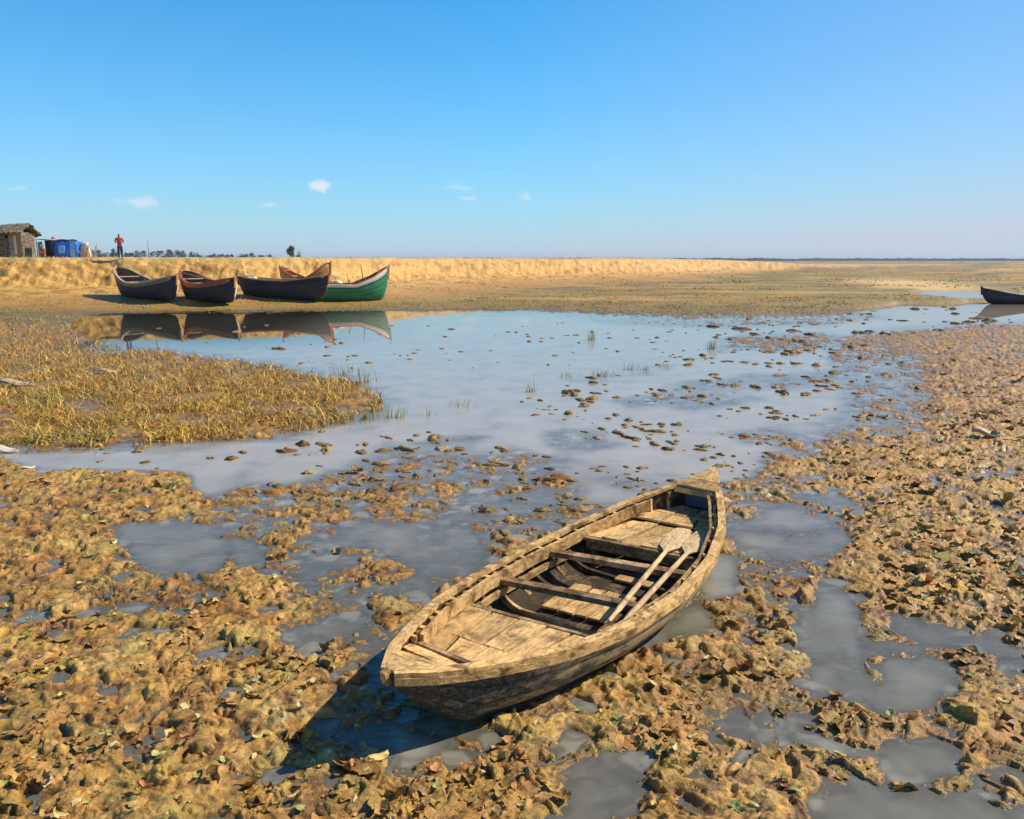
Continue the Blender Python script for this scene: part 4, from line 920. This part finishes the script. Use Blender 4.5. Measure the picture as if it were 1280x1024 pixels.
# bits of gear standing in the boats
def stick(name, a, b, r, mat, label, cat):
    o = MB().tube([a, ((a[0] + b[0]) / 2 + .02, (a[1] + b[1]) / 2, (a[2] + b[2]) / 2), b], [r, r * .85, r * .6], 6).build(name, mat, None, True); return tag(o, label, cat)
def at(u, v, y):
    b = (v - 512) / F; fw = math.cos(PITCH) - b * math.sin(PITCH); dn = math.sin(PITCH) + b * math.cos(PITCH); t = y / fw
    return ((u - 640) / F * t, y, H - dn * t)

# ------------------------------------------------------------------ up on the bank: hut, stall, man, post
def gz(x, y): return float(ground(np.array([x], float), np.array([y], float))[0])
THA = wood('old_thatch', (.36, .29, .21), (.18, .14, .10), (.09, .07, .05), .45, (14, 1.5, 1.5)); BAM = wood('split_bamboo', (.40, .33, .24), (.24, .19, .14), (.12, .09, .07), .42, (1.5, 1.5, 16)); MAT_ = wood('woven_mat', (.50, .42, .32), (.34, .28, .2), (.2, .15, .1), .35)
hx, hy = -37.4, 57.2; hz = gz(hx, hy) - .03
hut = empty('bamboo_hut', (hx, hy, hz), .03); tag(hut, 'small bamboo hut with a sagging thatched roof on the bank', 'hut')
def slat_wall(name, x0, x1, y, z0_, z1_, mat, parent, n=12, axis='x'):
    mb = MB(); hh = (z1_ - z0_) / n
    for i in range(n):
        z = z0_ + hh * (i + .5); o = random.uniform(-.012, .012)
        if axis == 'x': mb.box(((x0 + x1) / 2, y + o, z), (x1 - x0, .05, hh * .93))
        else: mb.box((y + o, (x0 + x1) / 2, z), (.05, x1 - x0, hh * .93))
    return mb.build(name, mat, parent)
slat_wall('wall', -2.2, .85, -1.2, 0, 1.8, BAM, hut)
slat_wall('wall', -1.2, .45, 2.0, 0, 1.8, BAM, hut, 12, 'y'); slat_wall('wall', -1.2, .45, -2.2, 0, 1.8, BAM, hut, 12, 'y'); slat_wall('wall', -2.2, 2.0, .45, 0, 1.8, BAM, hut)
MB().box((1.60, -1.25, .88), (.78, .03, 1.7), Matrix.Rotation(.02, 3, 'Y'), jit=.03).build('door_mat', MAT_, hut)
MB().box((1.62, -1.29, .9), (.16, .03, 1.3), jit=.02).build('pale_cloth', WHT, hut)
for x in (-2.15, .85, 1.2, 1.97): MB().tube([(x, -1.27, 0), (x + .02, -1.27, 1.8)], .045, 7).build('post', BAM, hut)
def thatch(name, x0, x1, y0, z0_, y1, z1_, th, nx=46, ny=12):
    V = []; top = []
    bm = bmesh.new(); G_ = []
    for lay in (1, 0):
        g_ = []
        for i in range(nx + 1):
            r = []
            for j in range(ny + 1):
                a = i / nx; b = j / ny; x = x0 + (x1 - x0) * a; y = y0 + (y1 - y0) * b; z = z0_ + (z1_ - z0_) * b - .10 * math.sin(math.pi * a * 1.6) - (.07 if lay == 0 else 0)
                if lay: z += th * (.5 + random.random() * .6)
                if j == 0: y -= random.uniform(0, .14); z -= random.uniform(0, .08)
                if i in (0, nx): x += random.uniform(-.12, .12)
                r.append(bm.verts.new((x, y, z)))
            g_.append(r)
        G_.append(g_)
    for g_ in G_:
        for i in range(nx):
            for j in range(ny): bm.faces.new((g_[i][j], g_[i + 1][j], g_[i + 1][j + 1], g_[i][j + 1]))
    a, b = G_
    for i in range(nx):
        for j in (0, ny): bm.faces.new((a[i][j], a[i + 1][j], b[i + 1][j], b[i][j]))
    for j in range(ny):
        for i in (0, nx): bm.faces.new((a[i][j], a[i][j + 1], b[i][j + 1], b[i][j]))
    bmesh.ops.recalc_face_normals(bm, faces=bm.faces); me = bpy.data.meshes.new(name); bm.to_mesh(me); bm.free(); me.materials.append(THA); return link(bpy.data.objects.new(name, me), hut)
thatch('roof', -2.6, 2.3, -1.7, 1.66, -.38, 2.28, .10); thatch('roof', 2.3, -2.6, .95, 1.66, -.38, 2.28, .10)
MB().box((-.4, -1.95, 1.66), (1.9, .9, .04), Matrix.Rotation(.25, 3, 'X')).build('awning', GRY, hut)

sx, sy = -34.0, 57.0
tarp_b = plain('blue_tarpaulin', (.02, .16, .62), .4, .35, 2); tarp_l = plain('pale_blue_sheet', (.22, .48, .82), .5, .2, 2); BLK = plain('black_netting', (.02, .022, .028), .8); PNK = plain('pink_cloth', (.75, .35, .38), .7)
def drape(name, cx, cy, z0_, sx_, sy_, hgt, mat, parent=None, seed=1, top=.75):
    """sheet pulled over a load: crumpled closed dome with vertical folds"""
    bm = bmesh.new(); n = 28; m = 9; rings = []
    for j in range(m + 1):
        t = j / m; zz = hgt * math.sin(t * math.pi / 2) ** .8; k = 1 - (1 - top) * t if j < m else 0.02; r = []
        k = {m: .02, m - 1: top * .6}.get(j, 1 - (1 - top) * t)
        for i in range(n):
            a = 2 * math.pi * i / n; c, s_ = math.cos(a), math.sin(a); p = 4.0; rr = (abs(c) ** p + abs(s_) ** p) ** (-1 / p)
            f = 1 + .06 * math.sin(a * 7 + seed) * (1 - t) + random.uniform(-.03, .03)
            r.append(bm.verts.new((cx + c * rr * sx_ / 2 * k * f, cy + s_ * rr * sy_ / 2 * k * f, z0_ + zz + (random.uniform(-.05, .05) if 0 < j < m else 0))))
        rings.append(r)
    for r0, r1 in zip(rings[:-1], rings[1:]):
        for i in range(n): bm.faces.new((r0[i], r0[(i + 1) % n], r1[(i + 1) % n], r1[i]))
    bm.faces.new(rings[0][::-1]); bm.faces.new(rings[-1]); bmesh.ops.recalc_face_normals(bm, faces=bm.faces)
    me = bpy.data.meshes.new(name); bm.to_mesh(me); bm.free(); me.materials.append(mat)
    for p in me.polygons: p.use_smooth = True
    return link(bpy.data.objects.new(name, me), parent)
for (b_, q_, yy_, z0_, L_, a_, c_, h_, m_, l_, k_) in NETS: heap(b_, q_, yy_, z0_, L_, a_, c_, h_, dict(CRM=CRM, WHT=WHT)[m_], l_, k_)
z_ = gz(-33.4, 57)
ts = empty('tarpaulin_shelter', (-32.5, 57, z_ - .03)); tag(ts, 'low shelter of bright blue tarpaulin with a dark cover on top', 'shelter')
drape('tarpaulin', 0, 0, 0, 1.75, 1.3, 1.22, tarp_b, ts, 1, .92); drape('cover', -.1, 0, 1.08, 1.35, 1.1, .26, BLK, ts, 3, .8)
MB().box((.62, -.70, .55), (.34, .03, 1.0), jit=.03).build('pale_sheet', tarp_l, ts); MB().box((-.12, -.72, .62), (.42, .03, .5), jit=.04).build('pale_sheet', tarp_l, ts)
for x in (-.9, .88): MB().tube([(x, -.7, 0), (x, -.7, 1.32)], .035, 6).build('post', BLK, ts)
z_ = gz(-35.0, 57)
st = empty('market_stall', (-34.1, 57, z_ - .02)); tag(st, 'dark netted stall frame between the hut and the blue shelter', 'stall')
MB().box((.15, .35, .62), (1.05, .05, 1.22), jit=.04).build('netting', BLK, st); MB().box((.1, 0, 1.27), (1.3, .9, .05), Matrix.Rotation(.06, 3, 'Y'), jit=.03).build('roof_sheet', BLK, st)
MB().box((-.62, .2, .6), (.30, .04, 1.1), jit=.03).build('side_cloth', LBL, st)
for x in (-.5, .7): MB().tube([(x, -.42, 0), (x, -.42, 1.25)], .03, 6).build('post', M['pole'], st)
pk = drape('cloth_bundle', -33.5, 57.0, gz(-34.0, 57) + 1.33, .38, .3, .14, PNK, None, 2); tag(pk, 'small pink cloth bundle lying on the stall roof', 'bundle')
sk = drape('sack_pile', -31.35, 57.1, gz(-32.15, 57.1) - .02, .75, .6, 1.15, WHT, None, 5, .5); tag(sk, 'pale white sack standing at the end of the blue shelter', 'sack')
z_ = gz(-31.7, 56.8); br = empty('stick_rack', (-30.95, 56.8, z_)); tag(br, 'rough rack of crossed sticks right of the white sack', 'rack')
for k in range(9):
    x0 = random.uniform(-.5, .4); MB().tube([(x0, random.uniform(-.2, .2), 0), (x0 + random.uniform(-.5, .5), random.uniform(-.2, .2), random.uniform(.6, 1.05))], [.03, .02], 5).build('stick', GRY if k % 2 else ORG, br)
pl = MB().tube([(0, 0, -.1), (.01, 0, .6), (0, 0, 1.28)], [.028, .024, .018], 6).build('thin_post', M['pole'], None, True); pl.location = (-26.7, 57, gz(-26.7, 57)); tag(pl, 'thin bare post standing on the bank right of the man', 'post')

def skinned(name, J, Ed, mat, parent=None, sub=2, root=0):
    me = bpy.data.meshes.new(name); me.from_pydata([j[:3] for j in J], Ed, []); o = bpy.data.objects.new(name, me); link(o, parent)
    md = o.modifiers.new('skin', 'SKIN'); md.use_smooth_shade = True
    sv = me.skin_vertices[0].data
    for i, j in enumerate(J):
        r = j[3]; sv[i].radius = r if isinstance(r, tuple) else (r, r); sv[i].use_root = (i == root)
    sb = o.modifiers.new('sub', 'SUBSURF'); sb.levels = sub; sb.render_levels = sub; me.materials.append(mat); return o
SKIN = plain('skin', (.22, .11, .06), .6, .1); HAIR = plain('black_hair', (.012, .010, .009), .6, .1); SHR = plain('red_shirt', (.42, .035, .03), .8, .2); TRS = plain('navy_trousers', (.03, .04, .08), .85, .2)
def person(loc, rz_, label, seated=False, shirt=SHR, trousers=TRS, sc=1.0):
    e = empty('person', loc, rz_); e.scale = (sc,) * 3; tag(e, label, 'person')
    if not seated:
        J = [(0, 0, .93, (.14, .10)), (0, 0, 1.1, (.125, .09)), (0, 0, 1.3, (.155, .10)), (0, 0, 1.43, (.11, .07)), (0, 0, 1.50, .052), (0, -.01, 1.60, (.078, .09)), (0, -.01, 1.68, (.065, .075)),
             (.09, 0, .86, .085), (.10, -.01, .50, .06), (.10, .01, .08, .042), (.11, -.12, .035, .035), (-.09, 0, .86, .085), (-.10, -.01, .50, .06), (-.10, .01, .08, .042), (-.11, -.12, .035, .035),
             (.19, 0, 1.40, .052), (.27, -.02, 1.14, .040), (.10, -.19, 1.20, .028), (.02, -.21, 1.24, .026), (-.19, 0, 1.40, .052), (-.27, -.02, 1.14, .040), (-.10, -.19, 1.16, .028), (-.02, -.21, 1.18, .026)]
        Ed = [(0, 1), (1, 2), (2, 3), (3, 4), (4, 5), (5, 6), (0, 7), (7, 8), (8, 9), (9, 10), (0, 11), (11, 12), (12, 13), (13, 14), (3, 15), (15, 16), (16, 17), (17, 18), (3, 19), (19, 20), (20, 21), (21, 22)]
        skinned('body', J, Ed, SKIN, e)
        S = [(0, 0, .90, (.16, .115)), (0, 0, 1.1, (.145, .105)), (0, 0, 1.3, (.175, .115)), (0, 0, 1.42, (.12, .085)), (.19, 0, 1.40, .068), (.26, -.01, 1.18, .058), (-.19, 0, 1.40, .068), (-.26, -.01, 1.18, .058)]
        skinned('shirt', S, [(0, 1), (1, 2), (2, 3), (3, 4), (4, 5), (3, 6), (6, 7)], shirt, e)
        T = [(0, 0, .94, (.15, .108)), (.09, 0, .84, .10), (.10, -.01, .50, .078), (.10, .01, .14, .062), (-.09, 0, .84, .10), (-.10, -.01, .50, .078), (-.10, .01, .14, .062)]
        skinned('trousers', T, [(0, 1), (1, 2), (2, 3), (0, 4), (4, 5), (5, 6)], trousers, e)
        skinned('hair', [(0, .012, 1.63, (.086, .092)), (0, .005, 1.70, (.078, .085))], [(0, 1)], HAIR, e)
        skinned('nose', [(0, -.095, 1.60, .014), (0, -.088, 1.63, .008)], [(0, 1)], SKIN, e, 1)
    else:
        J = [(0, 0, .16, (.15, .12)), (0, -.02, .36, (.12, .09)), (0, -.05, .52, (.15, .09)), (0, -.06, .62, .05), (0, -.08, .72, (.075, .085)), (0, -.08, .79, (.06, .07)),
             (.12, -.25, .42, .07), (.12, -.20, .06, .045), (.12, -.30, .03, .035), (-.12, -.25, .42, .07), (-.12, -.20, .06, .045), (-.12, -.30, .03, .035), (.18, -.08, .54, .045), (.17, -.28, .44, .032), (.03, -.34, .42, .026), (-.18, -.08, .54, .045), (-.17, -.28, .44, .032), (-.03, -.34, .40, .026)]
        Ed = [(0, 1), (1, 2), (2, 3), (3, 4), (4, 5), (0, 6), (6, 7), (7, 8), (0, 9), (9, 10), (10, 11), (2, 12), (12, 13), (13, 14), (2, 15), (15, 16), (16, 17)]
        skinned('body', J, Ed, SKIN, e)
        skinned('dress', [(0, 0, .12, (.22, .17)), (0, -.02, .36, (.17, .13)), (0, -.05, .53, (.17, .11)), (.12, -.22, .36, .10), (-.12, -.22, .36, .10)], [(0, 1), (1, 2), (0, 3), (0, 4)], shirt, e)
        skinned('headscarf', [(0, -.065, .70, (.092, .10)), (0, -.07, .78, (.085, .09)), (0, .0, .56, (.10, .05))], [(0, 1), (0, 2)], PNK, e)
    return e
mx, my = at(151, 322, 54.6)[0], 54.6
person((mx, my, gz(mx, my) - .01), .5, 'man in a red shirt and dark trousers standing on top of the bank', sc=1.02)
person((-33.95, 56.2, gz(-33.95, 56.2) - .02), .2, 'small figure in red with a pink headscarf crouching by the dark stall', True, sc=1.15)

# ------------------------------------------------------------------ trees beyond
LEAF = tint_mat('tree_leaves', .7, nscale=1.5)
BARK = plain('bark', (.10, .07, .05), .9)
def tree(x, y, z, h, wd, label, group=None, n=420, col=(.075, .10, .05), name='tree', low=.25):
    e = empty(name, (x, y, z)); tag(e, label, 'tree', group)
    mb = MB().tube([(0, 0, -.3), (.03 * h, 0, h * .4), (0, 0, h * .75)], [.05 * h * .6, .03 * h * .6, .01 * h], 6)
    for k in range(4):
        a = rng.random() * 6.28; mb.tube([(.02 * h, 0, h * rng.uniform(.3, .5)), (math.cos(a) * wd * .3, math.sin(a) * wd * .3, h * rng.uniform(.55, .8))], [.014 * h, .006 * h], 5)
    mb.build('trunk', BARK, e)
    nc = 9; cc = np.stack([rng.uniform(-.27, .27, nc) * wd, rng.uniform(-.27, .27, nc) * wd, h * rng.uniform(low + .15, .86, nc)], 1); cr = wd * rng.uniform(.16, .30, nc)
    k = rng.integers(0, nc, n); d = rng.normal(size=(n, 3)); d /= np.linalg.norm(d, axis=1)[:, None]; P_ = cc[k] + d * (cr[k] * rng.random(n) ** .4)[:, None]; P_[:, 2] = np.clip(P_[:, 2], h * low * .6, h)
    s = wd * rng.uniform(.045, .09, n); t1 = rng.normal(size=(n, 3)); t1 /= np.linalg.norm(t1, axis=1)[:, None]; t2 = np.cross(t1, rng.normal(size=(n, 3))); t2 /= np.linalg.norm(t2, axis=1)[:, None]
    V = np.stack([P_ - t1 * s[:, None], P_ + t2 * s[:, None] * .6, P_ + t1 * s[:, None], P_ - t2 * s[:, None] * .6], 1).reshape(-1, 3)
    Fc = np.arange(4 * n).reshape(n, 4); c = np.array(col)[None] * rng.uniform(.6, 1.4, (nc, 1))[k]
    npmesh('crown', V, Fc, LEAF, e, smooth=False, color={'tint': np.repeat(c, 4, 0)}); return e
def tree_at(u, vtop, y, wpx, label, group=None, **k):
    x = (u - 640) / F * y; ztop = H + (325 - vtop) / F * y; z = gz(x, y); return tree(x, y, z, ztop - z, wpx / F * y, label, group, **k)
tree_at(370, 305, 190, 14, 'lone round green tree on the horizon beyond the bank', n=900, col=(.10, .16, .06), low=.15)
tree_at(379, 314, 190, 8, 'small bush just right of the lone round tree', n=300, col=(.14, .17, .07), name='bush', low=.05)
GT = 'trees in the hazy line beyond the bank on the left'
u = 116; k = 0
while u < 345:
    wpx = rng.uniform(9, 15); y = rng.uniform(420, 640); hgt = rng.uniform(9, 15) * (1.0 if u < 260 else .6)
    tree_at(u, 325 - hgt, y, wpx, 'small hazy tree in the low line beyond the left bank', GT, n=420, col=(.11, .135, .105), low=.02)  # leaf tint paled, part of the haze is put into the colour
    u += wpx * rng.uniform(.5, .95)
# far wood on the horizon, too many to count: one mass
n = 9000; ang = rng.uniform(-.62, .66, n); dist = rng.uniform(1500, 1900, n); xs = np.tan(ang) * dist; ys = dist
prof = 3.0 + 4.2 * (fbm(ang * 22, ang * 0, 4, 500) + .45).clip(0, 2); hz_ = .3 + prof * rng.random(n) ** .7; s = rng.uniform(2, 4.5, n)
V = np.stack([np.stack([xs - s, ys, hz_ - .7 * s], 1), np.stack([xs + s * .6, ys + s, hz_ - .6 * s], 1), np.stack([xs + s, ys, hz_ + .25 * s], 1), np.stack([xs - s * .3, ys - s * .6, hz_ + .35 * s], 1)], 1).reshape(-1, 3)
fw_ = npmesh('distant_wood', V, np.arange(4 * n).reshape(n, 4), LEAF, smooth=False, color={'tint': np.repeat(np.array([[.10, .125, .12]]) * rng.uniform(.7, 1.3, (n, 1)), 4, 0)})  # blue-grey tint carries part of the distance haze
tag(fw_, 'far blue-grey wood along the horizon', kind='stuff')

# ------------------------------------------------------------------ grass tufts in the water and pale scraps
TG = 'grass tufts standing in the shallow pool'
def tuft(u, v, wpx, hpx, n, label, group=TG, col=(.40, .36, .14), lean=.6, name='grass_tuft', cat='grass tuft', wid=.006):
    x, y = gnd(u, v); z = max(gz(x, y), -.03); r = wpx / F * y / 2; hh = hpx / F * y
    a = rng.normal(0, .45, n) * r; b = rng.normal(0, .45, n) * r
    o = blades(name, x + a, y + b * .8, hh * rng.uniform(.5, 1.1, n), np.full(n, wid * max(1, y / 12)), np.array([col]) * rng.uniform(.7, 1.3, (n, 1)), lean, grass_mat, None, np.full(n, z - .01), (x, y, z))
    o.location = (x, y, z); tag(o, label, cat, group); return o
for (u, v, wpx, hpx, n, lb) in ((665, 490, 16, 20, 26, 'straw coloured tuft alone in the middle of the pool'), (578, 508, 34, 22, 22, 'thin spiky tuft in the pool below the lone straw tuft'),
        (537, 520, 14, 16, 14, 'small tuft next to the island point, left of the spiky tuft'), (455, 525, 40, 26, 40, 'thick green tuft at the tip of the grass island'), (492, 522, 44, 22, 60, 'loose green tuft reaching out past the tip of the island'),
        (738, 425, 16, 18, 20, 'tuft near the far shore, right of the beached boats'), (710, 472, 24, 12, 26, 'low tuft, leftmost of the row in mid pool'), (755, 470, 34, 14, 40, 'wide tuft in the middle of the row in mid pool'),
        (788, 462, 14, 20, 14, 'tall thin tuft at the right end of the row in mid pool'), (806, 463, 16, 12, 14, 'low tuft just past the tall thin one'), (830, 458, 30, 10, 26, 'reddish low tuft at the far right of the row'),
        (890, 436, 16, 18, 30, 'green tuft at the edge of the far right flats'), (455, 478, 20, 26, 22, 'dark spiky tuft at the back edge of the grass island'), (430, 468, 30, 22, 24, 'sparse tuft behind the grass island')):
    tuft(u, v, wpx, hpx, n, lb, col=(.30, .33, .12) if 'green' in lb else (.42, .34, .15))
tuft(135, 745, 70, 44, 110, 'dead grey-brown tuft of stalks on the left mud', None, (.30, .21, .12), 1.5, 'dead_tuft', 'dead tuft', .0035)
tuft(885, 838, 40, 22, 70, 'dark matted tuft of stalks in the mud right of the boat', None, (.10, .065, .04), 1.6, 'dead_tuft', 'dead tuft', .0035)
SCR = plain('bleached_husk', (.62, .46, .14), .7, .2, 12)
def husk(u, v, L_, W_, rz_, label, mat=SCR, z=.02, name='husk'):
    x, y = gnd(u, v); bm = bmesh.new(); nn = 9; rings = []
    for i in range(nn):
        t = i / (nn - 1); hw_ = W_ / 2 * math.sin(math.pi * (.08 + .84 * t)) * random.uniform(.8, 1.15); zc = .25 * W_ * math.sin(t * 5 + 1)
        rings.append([bm.verts.new((L_ * (t - .5), yy * hw_, zc + W_ * .45 * abs(yy) ** 2 * (1 if yy > 0 else .6) + q)) for yy, q in ((-1, 0), (-.5, 0), (0, 0), (.5, 0), (1, 0), (1, .008), (.5, .008), (0, .008), (-.5, .008), (-1, .008))])
    for r0, r1 in zip(rings[:-1], rings[1:]):
        for k in range(10): bm.faces.new((r0[k], r0[(k + 1) % 10], r1[(k + 1) % 10], r1[k]))
    bm.faces.new(rings[0][::-1]); bm.faces.new(rings[-1]); bmesh.ops.recalc_face_normals(bm, faces=bm.faces)
    me = bpy.data.meshes.new(name); bm.to_mesh(me); bm.free(); me.materials.append(mat)
    for p in me.polygons: p.use_smooth = True
    o = link(bpy.data.objects.new(name, me)); o.location = (x, y, max(gz(x, y), 0) + z); o.rotation_euler = (0, 0, rz_); tag(o, label, 'husk'); return o
husk(472, 955, .15, .05, .75, 'large yellow husk lying beside the tip of the boat shadow')
husk(6, 566, .40, .14, 0, 'pale husk at the left edge by the narrow water', WHT)
husk(20, 484, .75, .22, .1, 'flat pale husk in the dry grass at the left edge', GRY)
husk(137, 468, .5, .16, .3, 'pale husk in the middle of the dry grass', GRY)
husk(36, 588, .16, .05, .8, 'thin white sliver on the mud below the narrow water', WHT)
husk(1232, 549, .42, .2, -.2, 'bleached curled husk among the leaves at the right', GRY)
husk(312, 876, .12, .05, -.5, 'small yellow husk on the left mud', SCR)

# ------------------------------------------------------------------ the air
def haze():
    m = bpy.data.materials.new('air'); m.use_nodes = True; t = m.node_tree; t.nodes.clear(); o = t.nodes.new('ShaderNodeOutputMaterial'); v = t.nodes.new('ShaderNodeVolumePrincipled')
    v.inputs['Color'].default_value = (.72, .84, .96, 1); v.inputs['Density'].default_value = .0002; v.inputs['Anisotropy'].default_value = .2
    t.links.new(v.outputs[0], o.inputs['Volume'])
    mb = MB(); mb.box((0, 7000, 11), (130000 * .1 * 10, 15000, 28)); b = mb.build('haze', m); return tag(b, kind='stuff')
haze()
